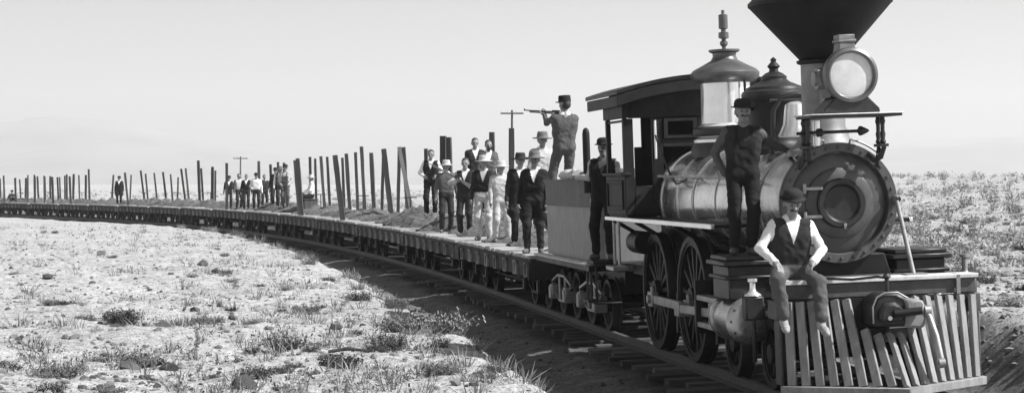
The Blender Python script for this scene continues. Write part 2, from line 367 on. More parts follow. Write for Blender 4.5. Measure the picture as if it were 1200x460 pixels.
# ------------------------------------------------------------------ locomotive (local x forward, y to the right of the picture, z up from the rail head)
def wheel(name, parent, u, v, r, wd, sg, spokes=14, hub=0.12, hang=0.0, mat='wheel_iron', cw=True):
    """spoked wheel standing at (u, v); sg = -1 for the near side"""
    b = MB(); ax = (0, sg, 0); c = (u, v, r)
    b.lathe([(hub * .55, -wd * .6), (hub, -wd * .6), (hub, wd * .62), (hub * .6, wd * .66), (0, wd * .66)], c, ax, 20)
    ri = r - 0.075
    b.lathe([(ri - .035, -wd * .4), (ri, -wd * .4), (ri, wd * .4), (ri - .035, wd * .4), (ri - .035, -wd * .4)], c, ax, 40)
    for i in range(spokes):
        a = 2 * PI * (i + hang) / spokes; d = Vector((math.cos(a), 0, math.sin(a)))
        b.bar(Vector(c) + d * hub * .9, Vector(c) + d * (ri - .02), 0.055 if r > .5 else .04, 0.045 if r > .5 else .035, up=(0, 1, 0))
    o = b.build(name, mat, parent)
    t = MB(); t.lathe([(ri, wd * .5), (r - .006, wd * .5), (r, wd * .42), (r, -wd * .38), (r + .03, -wd * .42), (r + .03, -wd * .62), (ri, -wd * .62), (ri, wd * .5)], c, ax, 48); t.build('tyre', 'wheel_iron', o)
    if cw:
        k = MB(); P = []
        for i in range(11):
            a = hang + PI * 1.15 + (i - 5) * 0.13; P.append((u + math.cos(a) * ri, r + math.sin(a) * ri))
        k.prism(P, v - wd * .3, v + wd * .3, 1); k.build('counterweight', mat, o)
    return o

def locomotive():
    R = empty('steam_locomotive'); place(R, 0)
    tag(R, 'black steam locomotive with funnel smokestack and big headlamp heading the train', 'locomotive')
    BZ = 1.9
    # boiler and smokebox
    b = MB(); b.lathe([(.50, -2.3), (.67, -2.3), (.67, -1.2), (.645, -.9), (.585, .4), (.575, 2.3)], (0, 0, BZ), (1, 0, 0), 56); bo = b.build('boiler', 'jacket', R)
    for u, r in ((-2.1, .672), (-1.25, .672), (-.55, .634), (.35, .592), (1.3, .586), (2.15, .582)):
        t = MB(); t.lathe([(r, -.03), (r + .008, -.03), (r + .008, .03), (r, .03)], (u, 0, BZ), (1, 0, 0), 56); t.build('boiler_band', 'bright_metal', bo)
    b = MB(); b.lathe([(.58, 2.25), (.615, 2.25), (.615, 2.33), (.60, 2.335), (.60, 3.2), (.0, 3.2)], (0, 0, BZ), (1, 0, 0), 64); sb = b.build('smokebox', 'smokebox_sheet', R)
    b = MB(); b.lathe([(.50, 3.19), (.625, 3.19), (.63, 3.20), (.63, 3.285), (.622, 3.30), (.535, 3.30), (.525, 3.285), (.525, 3.19)], (0, 0, BZ), (1, 0, 0), 72); rg = b.build('front_ring', 'smokebox_iron', sb)
    bolt = MB(); bolt.lathe([(.017, 0), (.017, .012), (.011, .02), (0, .02)], (0, 0, 0), (1, 0, 0), 8); bm_ = bolt.mesh('bolt'); bm_.materials.append(M['smokebox_iron'])
    for i in range(28):
        a = 2 * PI * i / 28; o = link('bolt', bm_, sb); o.location = (3.3, .578 * math.cos(a), BZ + .578 * math.sin(a))
    b = MB(); b.lathe([(.526, 3.20), (.526, 3.235), (.47, 3.262), (.37, 3.278), (.365, 3.30), (.345, 3.312), (.26, 3.325), (.255, 3.315), (0, 3.315)], (0, 0, BZ), (1, 0, 0), 72); b.build('front_plate', 'smokebox_iron', sb)
    b = MB(); b.lathe([(.258, 3.31), (.258, 3.372), (.245, 3.385), (.20, 3.385), (.185, 3.372), (.175, 3.352), (.1, 3.345), (0, 3.342)], (0, 0, BZ), (1, 0, 0), 56); d = b.build('smokebox_door', 'iron', R)
    for z in (.16, -.13):
        h = MB(); h.bar((3.335, -.39, BZ + z), (3.36, -.20, BZ + z), .035, .03); h.cyl((3.33, -.385, BZ + z - .05), (3.33, -.385, BZ + z + .05), .02, n=10); h.build('hinge', 'steel', d)
    h = MB(); h.cyl((3.385, .02, BZ - .22), (3.385, .02, BZ - .265), .012, n=8); h.box((3.39, .02, BZ - .225), (.03, .03, .03)); h.build('latch', 'steel', d)
    # grab rails on the ring
    for sg in (-1, 1):
        b = MB(); pts = []
        for i in range(12):
            a = PI / 2 - sg * (.22 + .05 * i); pts.append((3.26, .675 * math.cos(a), BZ + .675 * math.sin(a)))
        b.tube([(3.26, pts[0][1] * .92, BZ + (pts[0][2] - BZ) * .92)] + pts + [(3.26, pts[-1][1] * .92, BZ + (pts[-1][2] - BZ) * .92)], .013); b.build('grab_rail', 'steel', sb)
    # saddle, frame
    b = MB(); b.prism([(-.55, .55), (.55, .55), (.62, .95), (.5, 1.36), (-.5, 1.36), (-.62, .95)], 2.45, 3.2, 0); b.build('cylinder_saddle', 'black_paint', R, .01)
    for sg in (-1, 1):
        b = MB(); b.span((-4.3, sg * .50, .86), (4.2, sg * .60, 1.0)); b.span((-3.6, sg * .50, .45), (1.6, sg * .60, .55))
        for u in (-2.55, -1.3, -.55, .6, 1.5): b.span((u - .06, sg * .50, .45), (u + .06, sg * .60, .9))
        b.build('frame_bar', 'black_paint', R, .008)
    b = MB(); b.prism([(-.46, .75), (.46, .75), (.55, 1.3), (.6, 1.9), (-.6, 1.9), (-.55, 1.3)], -2.6, -.95, 0); b.build('firebox', 'black_paint', R, .01)
    b = MB(); b.span((-1.9, -.49, .30), (-.95, .49, .95)); b.build('ash_pan', 'black_paint', R, .02)  # ash pan, enlarged to block light under the firebox
    for sg in (-1, 1):  # springs, equalizers and brake gear added to block light between the wheels
        b = MB(); b.span((-3.5, sg * .44, .40), (-2.0, sg * .49, .95)); b.span((-.9, sg * .44, .34), (1.55, sg * .49, .95)); b.build('frame_blocker', 'black_paint', R)  # solid inner plates, added only to stop light showing through
        for u in (-1.95, 0):
            b = MB()
            for i in range(6): b.span((u - .42 + i * .06, sg * .60, 1.06 + i * .022), (u + .42 - i * .06, sg * .68, 1.079 + i * .022))
            b.build('leaf_spring', 'iron', R)
        b = MB(); b.span((-.98 - .5, sg * .61, .93), (-.98 + .5, sg * .66, 1.0)); b.build('equalizer', 'iron', R, .008)
        for u in (-.98, .98):
            b = MB(); b.prism([(u - .04, .28), (u + .05, .30), (u + .12, .75), (u + .02, .78)], sg * .68, sg * .78, 1); b.build('brake_shoe', 'iron', R)
        b = MB(); b.tube([(1.3, sg * .55, 1.3), (.3, sg * .62, 1.28), (-2.3, sg * .62, 1.30)], .02); b.build('reach_rod', 'iron', R)
    b = MB(); b.cyl((.98, -.62, .42), (.98, .62, .42), .03, n=8); b.cyl((-.98, -.62, .42), (-.98, .62, .42), .03, n=8); b.build('brake_beam', 'black_paint', R)
    # stack
    SU = 2.84
    b = MB(); b.lathe([(.40, 2.40), (.40, 2.46), (.33, 2.50), (.27, 2.58), (.25, 2.66), (.228, 2.70), (.225, 3.40)], (SU, 0, 0), (0, 0, 1), 40); sk = b.build('smokestack', 'stack_pipe', R)
    b = MB(); b.lathe([(.20, 3.36), (.262, 3.38), (.27, 3.41), (.235, 3.42), (.745, 3.985), (.765, 4.0), (.765, 4.035), (.745, 4.05), (.40, 4.42), (.38, 4.5), (.33, 4.5), (.33, 4.3)], (SU, 0, 0), (0, 0, 1), 56); b.build('spark_funnel', 'stack_iron', sk)
    # headlamp and its shelf
    HU = 3.78; HZ = 3.205
    b = MB(); b.lathe([(.0, -.36), (.19, -.36), (.22, -.34), (.245, -.05), (.255, 0)], (HU, 0, HZ), (1, 0, 0), 40); b.span((HU - .34, -.2, HZ - .22), (HU - .04, .2, HZ - .05)); hl = b.build('headlamp', 'iron', R)
    b = MB(); b.lathe([(.225, .03), (.225, .055), (.245, .075), (.275, .06), (.282, .03), (.282, -.04), (.25, -.05)], (HU, 0, HZ), (1, 0, 0), 48); b.build('lamp_rim', 'dome_cap', hl)
    b = MB(); b.lathe([(.23, .032), (.15, .042), (0, .046)], (HU, 0, HZ), (1, 0, 0), 40); b.build('lamp_glass', 'lamp_glass', hl)
    b = MB(); b.prism([(-.30, HZ - .385), (.30, HZ - .385), (.29, HZ - .34), (.15, HZ - .2), (-.15, HZ - .2), (-.29, HZ - .34)], HU - .32, HU + .03, 0); b.build('lamp_base', 'iron', hl, .01)
    b = MB(); b.prism([(-.10, HZ + .2), (.10, HZ + .2), (.075, HZ + .34), (-.075, HZ + .34)], HU - .26, HU - .06, 0); b.span((HU - .27, -.095, HZ + .34), (HU - .05, .095, HZ + .37)); b.span((HU - .25, -.085, HZ + .37), (HU - .07, .085, HZ + .42)); b.build('lamp_chimney', 'stack_pipe', hl, .006)
    b = MB(); b.cyl((HU - .2, -.22, HZ - .02), (HU - .2, -.30, HZ - .02), .11, n=20); b.cyl((HU - .2, -.3, HZ - .02), (HU - .2, -.33, HZ - .02), .075, n=20); b.build('side_light', 'stack_pipe', hl)
    b = MB(); b.span((3.38, -.47, 2.775), (3.98, .47, 2.80)); sh = b.build('lamp_shelf', 'iron', R, .006)
    b = MB(); b.span((3.37, -.49, 2.801), (3.99, .49, 2.815)); b.build('shelf_edge', 'beam_top', sh, .008)
    for sg in (-1, 1):
        b = MB()
        for u in (3.42, 3.56): b.lathe([(.022, 2.50), (.034, 2.52), (.022, 2.55), (.03, 2.6), (.022, 2.63), (.022, 2.70), (.032, 2.73), (.022, 2.775)], (u, sg * .40, 0), (0, 0, 1), 10)
        b.span((3.38, sg * .36, 2.47), (3.62, sg * .44, 2.50)); b.build('shelf_post', 'iron', sh)
        b = MB(); b.tube([(3.3, sg * .33, 2.40), (3.42, sg * .345, 2.33), (3.52, sg * .385, 2.36), (3.56, sg * .41, 2.47)], .026); b.tube([(3.3, sg * .42, 2.27), (3.36, sg * .40, 2.34), (3.42, sg * .40, 2.47)], .02)
        b.lathe([(.03, -.02), (.045, -.02), (.045, .02), (.03, .02), (.03, -.02)], (3.46, sg * .39, 2.41), (0, 1, 0), 14); b.build('shelf_bracket', 'iron', sh)
    b = MB(); b.tube([(3.5, -.5, 2.63), (3.5, -.32, 2.635), (3.5, .22, 2.64)], .017); b.lathe([(0, 0), (.05, .03), (.05, .05), (.018, .12), (0, .14)], (3.5, .14, 2.64), (0, 1, 0), 14); b.lathe([(.02, 0), (.045, .02), (.045, .06), (.02, .09)], (3.5, -.3, 2.634), (0, 1, 0), 14); b.build('flag_rod', 'iron', sh)
    b = MB(); b.cyl((3.45, -.28, 2.5), (3.45, -.28, 2.76), .045, n=14); b.lathe([(.05, 0), (.07, .02), (.05, .05)], (3.45, -.28, 2.6), (0, 0, 1), 16); b.build('valve_pillar', 'bright_metal', sh)
    # sand dome, bell, steam dome
    b = MB(); b.lathe([(.42, 2.42), (.40, 2.50), (.33, 2.55), (.31, 2.6), (.31, 3.02), (.34, 3.06)], (1.0, 0, 0), (0, 0, 1), 40); sa = b.build('sand_dome', 'black_paint', R)
    b = MB(); b.lathe([(.30, 3.04), (.36, 3.07), (.385, 3.12), (.375, 3.16), (.33, 3.18), (.32, 3.21), (.18, 3.27), (.145, 3.30), (.15, 3.33), (.10, 3.37), (.055, 3.39), (.05, 3.42), (.075, 3.45), (.05, 3.48), (.03, 3.50), (.036, 3.53), (0, 3.56)], (1.0, 0, 0), (0, 0, 1), 40); b.build('dome_cap', 'iron', sa)
    for sg in (-1, 1):
        b = MB(); b.tube([(1.05, sg * .30, 2.95), (1.2, sg * .36, 2.98), (1.35, sg * .48, 2.6), (1.4, sg * .60, 2.2), (1.2, sg * .66, 1.75)], .02); b.build('sand_pipe', 'iron', sa)
    b = MB(); b.lathe([(.185, 2.62), (.20, 2.63), (.185, 2.66), (.14, 2.76), (.125, 2.90), (.11, 2.98), (.06, 3.01), (0, 3.015)], (1.86, -.02, 0), (0, 0, 1), 32); be = b.build('bell', 'bright_metal', R)
    b = MB(); b.tube([(1.86, -.30, 2.42), (1.86, -.28, 2.62), (1.86, -.27, 2.92), (1.86, -.17, 3.07), (1.86, 0, 3.10), (1.86, .17, 3.07), (1.86, .27, 2.92), (1.86, .28, 2.62), (1.86, .30, 2.42)], .03); b.cyl((1.86, -.3, 3.03), (1.86, .3, 3.03), .02, n=10); b.span((1.75, -.38, 2.38), (1.97, .38, 2.43)); b.build('bell_yoke', 'iron', be)
    SDU = -1.2
    b = MB(); b.lathe([(.44, 2.46), (.43, 2.56), (.42, 2.66), (.365, 2.70), (.40, 2.74), (.40, 2.80), (.345, 2.84), (.315, 2.86), (.312, 3.38)], (SDU, 0, 0), (0, 0, 1), 44); sdm = b.build('steam_dome', 'bright_metal', R)
    b = MB(); b.lathe([(.45, 2.44), (.455, 2.54), (.43, 2.62), (.40, 2.64)], (SDU, 0, 0), (0, 0, 1), 44); b.lathe([(.40, 2.70), (.425, 2.73), (.425, 2.79), (.38, 2.82), (.33, 2.825)], (SDU, 0, 0), (0, 0, 1), 44); b.build('dome_base', 'iron', sdm)
    b = MB(); b.lathe([(.30, 3.36), (.38, 3.38), (.43, 3.44), (.435, 3.49), (.40, 3.53), (.28, 3.59), (.17, 3.65), (.145, 3.70), (.15, 3.74), (.195, 3.76), (.195, 3.785), (0, 3.79)], (SDU, 0, 0), (0, 0, 1), 48); b.build('dome_cap', 'dome_cap', sdm)
    b = MB(); b.lathe([(.025, 3.78), (.025, 3.82), (.05, 3.85), (.05, 3.88), (.025, 3.90), (.03, 3.92), (.065, 3.93), (.065, 4.00), (.03, 4.01), (.03, 4.04), (.058, 4.05), (.058, 4.22), (.02, 4.235), (.02, 4.28), (0, 4.285)], (SDU, 0, 0), (0, 0, 1), 20); b.build('whistle', 'dome_cap', sdm)
    b = MB(); b.cyl((SDU + .34, .16, 2.8), (SDU + .34, .16, 3.42), .018, n=8); b.lathe([(.03, 2.8), (.045, 2.9), (.02, 3.05)], (SDU + .34, .16, 0), (0, 0, 1), 12); b.build('whistle_rod', 'iron', sdm)
    # hand rails
    for sg in (-1, 1):
        b = MB(); b.tube([(-2.1, sg * .70, 2.22), (2.25, sg * .645, 2.18)], .016)
        for u in (-1.8, -.4, .9, 2.1): b.lathe([(.02, 0), (.02, .10), (.03, .12), (0, .15)], (u, sg * .56, 2.19), (0, sg, .1), 8)
        b.build('hand_rail', 'steel', R)
        b = MB(); b.tube([(-2.0, sg * .74, 2.75), (-1.75, sg * .70, 2.45), (-1.45, sg * .68, 2.22), (-1.0, sg * .72, 2.12), (-.6, sg * .68, 2.18)], .014); b.build('injector_pipe', 'iron', R)
    # running boards
    for sg in (-1, 1):
        b = MB(); b.span((-3.5, sg * .62, 1.655), (2.3, sg * 1.10, 1.69)); rb = b.build('running_board', 'cab_wood', R, .006)
        b = MB(); b.span((-3.52, sg * 1.10, 1.645), (2.32, sg * 1.14, 1.70)); b.build('board_edging', 'bright_metal', rb, .006)
        for u in (-3.3, -1.9, 0.3, 1.6):
            b = MB(); b.bar((u, sg * .58, 1.35), (u, sg * 1.06, 1.645), .03, .05); b.build('board_bracket', 'black_paint', rb)
    # cab
    cw = 1.12; cf = -2.2; cb = -3.42; zb = 1.7; ze = 3.27
    b = MB(); b.span((cb, -cw + .03, zb), (cf - .05, cw - .03, zb + .03)); ca = b.build('cab', 'cab_wood', R)
    for sg in (-1, 1):
        p = MB(); p.span((cb, sg * (cw - .05), zb + .03), (cf, sg * cw, 2.24)); p.build('side_wall', 'cab_wood', ca, .006)
        for a0, a1 in ((cb + .1, cf - .1),):
            q = MB(); y0 = sg * cw; y1 = sg * (cw + .022)
            q.span((a0, y0, 1.80), (a1, y1, 1.84)); q.span((a0, y0, 2.14), (a1, y1, 2.18)); q.span((a0, y0, 1.84), (a0 + .04, y1, 2.14)); q.span((a1 - .04, y0, 1.84), (a1, y1, 2.14)); q.build('panel_moulding', 'cab_wood', ca, .004)
        s_ = MB(); s_.span((cb - .02, sg * (cw - .08), 2.243), (cf + .02, sg * (cw + .05), 2.28)); s_.build('window_sill', 'cab_wood', ca, .006)
        for u in (cb + .08, cf - .05):
            s_ = MB(); s_.span((u - .05, sg * (cw - .06), 2.283), (u + .05, sg * (cw - .003), 2.99)); s_.build('post', 'cab_wood', ca, .006)
        s_ = MB(); s_.span((cb - .02, sg * (cw - .07), 2.993), (cf + .02, sg * (cw + .012), ze + .02)); s_.build('header_board', 'cab_wood', ca, .006)
        for u0 in (cb + .13,):
            s_ = MB(); s_.span((u0, sg * (cw - .045), 2.94), (u0 + .98, sg * (cw - .02), 2.97)); s_.build('window_bar', 'cab_wood', ca)
    arch = lambda y: ze + .01 + .20 * (1 - (abs(y) / 1.24) ** 2)
    # front wall: corner posts, door openings, windows above the boiler
    for sg in (-1, 1):
        for y0, y1, z0, z1, nm in ((cw - .004, cw - .13, zb + .03, 2.98, 'corner_post'), (.74, .60, zb + .03, 2.98, 'door_post'), (cw - .134, .744, zb + .03, 2.1, 'front_door'), (.596, .12, 2.60, 2.70, 'window_rail'), (.12, .004, 2.60, 2.98, 'window_mullion')):
            s_ = MB(); s_.span((cf - .05, sg * y0, z0), (cf + .005, sg * y1, z1)); s_.build(nm, 'cab_wood', ca, .005)
        g = MB()
        for (y0, y1, z0, z1) in ((.58, .53, 2.71, 2.97), (.19, .14, 2.71, 2.97), (.53, .19, 2.71, 2.75), (.53, .19, 2.93, 2.97)): g.span((cf + .006, sg * y0, z0), (cf + .03, sg * y1, z1))
        g.build('window_frame', 'cab_wood', ca)
        g = MB(); g.cyl((cf + .03, sg * .70, 2.45), (cf + .03, sg * .70, 2.95), .016, n=8); g.build('grab_bar', 'bright_metal', ca)
    ys = [-cw + .072 + i * (2 * cw - .144) / 16 for i in range(17)]
    p = MB(); p.prism([(y, 2.984) for y in ys] + [(y, arch(y) - .005) for y in ys[::-1]], cf - .05, cf + .004, 0); p.build('front_board', 'cab_wood', ca, .006)
    p = MB(); p.prism([(y, 3.05) for y in ys] + [(y, arch(y) - .005) for y in ys[::-1]], cb, cb + .05, 0); p.build('rear_board', 'cab_wood', ca)
    ys = [-1.22 + i * 2.44 / 20 for i in range(21)]
    p = MB(); p.prism([(y, arch(y)) for y in ys] + [(y, arch(y) + .055) for y in ys[::-1]], cb - .80, cf + .16, 0); p.build('cab_roof', 'black_paint', ca, .008)
    p = MB(); p.prism([(y, arch(y) - .15) for y in ys] + [(y, arch(y) - .004) for y in ys[::-1]], cf + .10, cf + .15, 0); p.build('roof_fascia', 'cab_wood', ca, .005)
    for sg in (-1, 1):
        p = MB(); p.span((cb - .78, sg * 1.165, ze - .13), (cf + .098, sg * 1.20, ze + .012)); p.build('roof_fascia', 'cab_wood', ca, .005)
    p = MB(); p.span((cb, -.62, zb + .03), (cb + .04, .62, 3.04)); p.span((cb, -.72, zb + .03), (cb + .04, -.622, 2.62)); p.span((cb, .622, zb + .03), (cb + .04, .72, 2.62)); p.build('rear_wall', 'cab_wood', ca)
    p = MB(); p.lathe([(.52, 0), (.55, .03), (.55, .12), (0, .14)], (cf - .3, 0, 2.05), (-1, 0, 0), 32); p.build('backhead', 'black_paint', ca)
    for sg in (-1, 1):                                                       # rods and step under the cab
        p = MB(); p.tube([(-3.05, sg * 1.05, 1.65), (-3.05, sg * 1.05, 1.05)], .022); p.tube([(-3.35, sg * 1.05, 1.65), (-3.35, sg * 1.05, 1.05)], .022); p.span((-3.45, sg * .95, .98), (-2.95, sg * 1.16, 1.03)); p.build('cab_step', 'steel', R)
        p = MB(); p.cyl((-2.85, sg * .85, 1.36), (-2.3, sg * .85, 1.36), .15, n=24); p.build('air_reservoir', 'black_paint', R, .01)
    # wheels
    for sg in (-1, 1):
        wheel('driving_wheel', R, 0, sg * .745, .75, .15, sg, 15, .14, .2)
        wheel('driving_wheel', R, -1.95, sg * .745, .75, .15, sg, 15, .14, .2)
        for u in (1.85, 3.35): wheel('leading_wheel', R, u, sg * .745, .37, .13, sg, 9, .1, .1, cw=False)
        # rods and crosshead
        cz = .66; cx = .20
        b = MB(); b.bar((-1.95 + cx, sg * .90, cz), (cx, sg * .90, cz), .05, .11)
        for u in (-1.95 + cx, cx): b.box((u, sg * .90, cz), (.26, .085, .19)); b.cyl((u, sg * .83, cz), (u, sg * .98, cz), .055, n=14); b.lathe([(.03, .09), (.035, .16), (0, .17)], (u, sg * .9, cz), (0, 0, 1), 10)
        b.build('coupling_rod', 'steel', R, .008)
        b = MB(); b.bar((cx, sg * 1.02, cz), (2.0, sg * 1.02, .71), .05, .10); b.box((cx, sg * 1.02, cz), (.24, .075, .18)); b.build('main_rod', 'steel', R, .008)
        b = MB(); b.box((2.0, sg * 1.02, .71), (.26, .14, .24)); b.cyl((2.0, sg * 1.02, .71), (2.5, sg * 1.0, .71), .035, n=12); b.build('crosshead', 'steel', R, .01)
        for z in (.56, .86): b = MB(); b.span((1.35, sg * .95, z - .03), (2.48, sg * 1.09, z + .03)); b.build('guide_bar', 'steel', R, .006)
        b = MB(); b.span((1.28, sg * .55, .45), (1.36, sg * 1.10, 1.05)); b.build('guide_yoke', 'black_paint', R, .008)
        b = MB(); b.lathe([(0, 2.42), (.18, 2.42), (.235, 2.44), (.25, 2.46), (.25, 2.50), (.225, 2.515), (.225, 3.12), (.25, 3.135), (.25, 3.17), (.22, 3.20), (.12, 3.215), (0, 3.215)], (0, sg * .98, .71), (1, 0, 0), 40); cy = b.build('cylinder', 'smokebox_sheet', R)
        for i in range(10):
            a = 2 * PI * i / 10; o = link('bolt', bm_, cy); o.location = (3.19, sg * .98 + .2 * math.cos(a), .71 + .2 * math.sin(a))
        b = MB(); b.span((2.5, sg * .64, .93), (3.15, sg * 1.18, 1.28)); b.span((2.46, sg * .60, 1.14), (3.19, sg * 1.22, 1.18)); b.build('steam_chest', 'iron', R, .012)
        b = MB(); b.span((2.44, sg * .58, 1.283), (3.21, sg * 1.24, 1.335)); b.span((2.48, sg * .62, 1.337), (3.17, sg * 1.20, 1.385)); b.build('chest_lid', 'iron', R, .012)
        # oil bottle on the cylinder head
        vv = 1.0 if sg < 0 else 1.29; dz = 0 if sg < 0 else .10
        b = MB(); b.box((3.42, sg * vv, .86 + dz), (.17, .2, .25)); b.build('relief_valve', 'iron', R, .02)
        b = MB(); b.lathe([(.09, .985), (.085, 1.0), (.04, 1.03), (.03, 1.06), (.03, 1.12 + dz * .6), (.05, 1.13 + dz * .6), (.05, 1.16 + dz * .6), (0, 1.165 + dz * .6)], (3.42, sg * vv, dz), (0, 0, 1), 16); b.build('oil_cup', 'bright_metal' if sg < 0 else 'stack_pipe', R)
        b = MB(); b.tube([(3.42, sg * vv, .74 + dz), (3.42, sg * vv, .5), (3.36, sg * .98, .3)], .022); b.build('drain_pipe', 'iron', R)
    for u in (1.85, 3.35, 0, -1.95): b = MB(); b.cyl((u, -.7, .37 if u > 1 else .75), (u, .7, .37 if u > 1 else .75), .07, n=12); b.build('axle', 'black_paint', R)
    b = MB(); b.span((1.5, -.6, .50), (3.7, .6, .62)); b.span((1.55, -.6, .30), (2.15, .6, .34)); b.build('truck_frame', 'black_paint', R, .01)
    # front deck, buffer beam, pilot
    b = MB(); b.span((3.25, -.66, 1.10), (4.18, .66, 1.145)); b.build('front_deck', 'beam_wood', R, .006)
    b = MB(); b.span((4.18, -1.02, .99), (4.42, 1.02, 1.135)); bb = b.build('buffer_beam', 'beam_wood', R, .01)
    b = MB(); b.span((4.16, -1.03, 1.138), (4.46, 1.03, 1.18)); b.build('beam_plate', 'beam_top', bb, .006)
    b = MB(); b.span((4.44, .80, 1.168), (4.30, .84, 1.18)); b.span((4.442, .80, .80), (4.46, .84, 1.175)); b.build('beam_strap', 'steel', bb)
    for sg in (-1, 1):
        b = MB(); b.span((4.14, sg * .93, .80), (4.45, sg * 1.05, .985)); b.span((4.28, sg * 1.0, .16), (4.46, sg * 1.03, .80)); b.build('end_plate', 'beam_wood', R, .008)
        if sg > 0: b = MB(); b.cyl((3.34, sg * .60, 1.92), (4.24, sg * .44, 1.17), .024, n=12); b.box((4.26, sg * .44, 1.18), (.16, .22, .03)); b.lathe([(.04, -.04), (.05, 0), (.03, .06)], (3.34, sg * .60, 1.92), (1, 0, 0), 12); b.build('brace_rod', 'steel', R)
    ap = .70
    foot = lambda v: 4.50 + ap * (1 - abs(v) / 1.02)
    for sg in (-1, 1):
        b = MB(); b.prism([(4.47, sg * 1.04), (4.57, sg * 1.04), (4.57 + ap, 0), (4.44 + ap, 0)], .085, .165, 2); b.build('pilot_frame', 'slat_wood', R, .006)
    for i in range(17):
        v = -.94 + i * 1.88 / 16; top = .975; u0 = 4.49; vt = v
        if abs(v + .03) < .27: top = .69; k = (top - .165) / (.975 - .165); u0 = foot(v) + (4.49 - foot(v)) * k
        if abs(v) < .2: top = .64
        sg = -1 if v < 0 else 1
        b = MB(); n_ = Vector((1, sg * ap / 1.02, 0)).normalized(); b.bar((foot(v) - .01, v, .166), (u0, v, top), .084, .045, up=n_); b.build('pilot_slat', 'slat_wood', R, .005)
    b = MB(); b.span((4.425, -.33, .70), (4.50, .27, .965)); b.span((4.40, -.98, .93), (4.475, .98, .985)); b.build('pilot_back', 'black_paint', R)
    # drawhead, link, chain, push bar
    b = MB(); b.prism([(-.20, .72), (.14, .72), (.17, .78), (.17, .93), (.13, 1.0), (.05, 1.04), (-.08, 1.04), (-.16, 1.0), (-.20, .92)], 4.46, 4.84, 0); b.prism([(-.15, .77), (.08, .77), (.10, .83), (.08, .92), (.0, .96), (-.10, .95), (-.15, .90)], 4.84, 4.92, 0); dh = b.build('drawhead', 'iron', R, .03)
    b = MB(); b.prism([(.12, .71), (.29, .69), (.31, .74), (.31, .94), (.27, .98), (.12, .97)], 4.58, 4.90, 0); b.build('drawhead_cheek', 'slat_wood', dh, .025)
    b = MB(); b.cyl((4.93, -.02, .85), (4.955, .25, .87), .038, n=12); b.build('cross_bolt', 'black_paint', dh)
    b = MB(); b.cyl((4.91, -.06, .81), (4.935, -.06, .81), .022, n=10); b.build('link_pin', 'bright_metal', dh)
    b = MB(); b.tube([(4.85, -.20, .76), (4.855, -.205, .92), (4.85, -.16, 1.01), (4.85, -.08, 1.05), (4.85, .05, 1.05), (4.85, .15, .99)], .009); b.build('hoop', 'steel', dh)
    b = MB(); b.cyl((4.75, -.02, 1.02), (4.75, -.02, 1.20), .022, n=10); b.lathe([(.02, 1.18), (.045, 1.20), (.02, 1.23)], (4.75, -.02, 0), (0, 0, 1), 12)
    b.tube([(4.44, -.55, 1.19), (4.55, -.30, 1.175), (4.70, -.10, 1.20), (4.75, -.02, 1.19)], .013); b.build('coupling_pin', 'iron', dh)
    b = MB(); b.tube([(4.86, .33, .84), (4.90, .345, .80), (5.0, .37, .62), (5.06, .39, .40)], .032, 10)
    b.lathe([(.025, -.03), (.055, -.03), (.055, .03), (.025, .03), (.025, -.03)], (4.86, .335, .86), (0, 1, 0), 16); b.lathe([(.02, -.03), (.05, -.03), (.05, .03), (.02, .03), (.02, -.03)], (5.065, .39, .37), (0, 1, .1), 16); b.build('coupling_bar', 'steel', R)
    return R
locomotive()

# ------------------------------------------------------------------ trucks for tender and cars
def truck(parent, u, half=.78, wb=.8, r=.38, mat='pocket_iron'):
    b = MB(); b.span((u - .14, -half * .98, .48), (u + .14, half * .98, .70)); b.span((u - .12, -.3, .70), (u + .12, .3, .80))
    for w_ in (-wb, wb): b.cyl((u + w_, -.72, r), (u + w_, .72, r), .06, n=10)
    t = b.build('truck', 'black_paint', parent)
    for sg in (-1, 1):
        b = MB(); y = sg * (half + .10)
        b.bar((u - wb - .22, y, .55), (u - .28, y, .66), .06, .035); b.bar((u - .28, y, .66), (u + .28, y, .66), .06, .035); b.bar((u + .28, y, .66), (u + wb + .22, y, .55), .06, .035)
        b.bar((u - wb - .22, y, .51), (u - .25, y, .26), .06, .035); b.bar((u - .25, y, .26), (u + .25, y, .26), .06, .035); b.bar((u + .25, y, .26), (u + wb + .22, y, .51), .06, .035)
        for q in (-.25, .25): b.cyl((u + q, y, .24), (u + q, y, .68), .022, n=8)
        b.build('side_frame', mat, t)
        for w_ in (-wb, wb):
            b = MB(); b.span((u + w_ - .11, y - .09, .26), (u + w_ + .11, y + .09, .50)); b.prism([(u + w_ - .10, .27), (u + w_ + .10, .27), (u + w_ + .08, .47), (u + w_ - .08, .47)], y + sg * .09, y + sg * .11, 1); b.build('journal_box', mat, t, .012)
            b = MB(); c = (u + w_, sg * .72, r); ax = (0, sg, 0)
            b.lathe([(0, .04), (.09, .05), (.11, .0), (.25, -.02), (r - .06, .05), (r, .05), (r, -.05), (r + .028, -.055), (r + .028, -.085), (r - .05, -.085), (0, -.06)], c, ax, 28); b.build('wheel', 'wheel_iron', t)
    return t

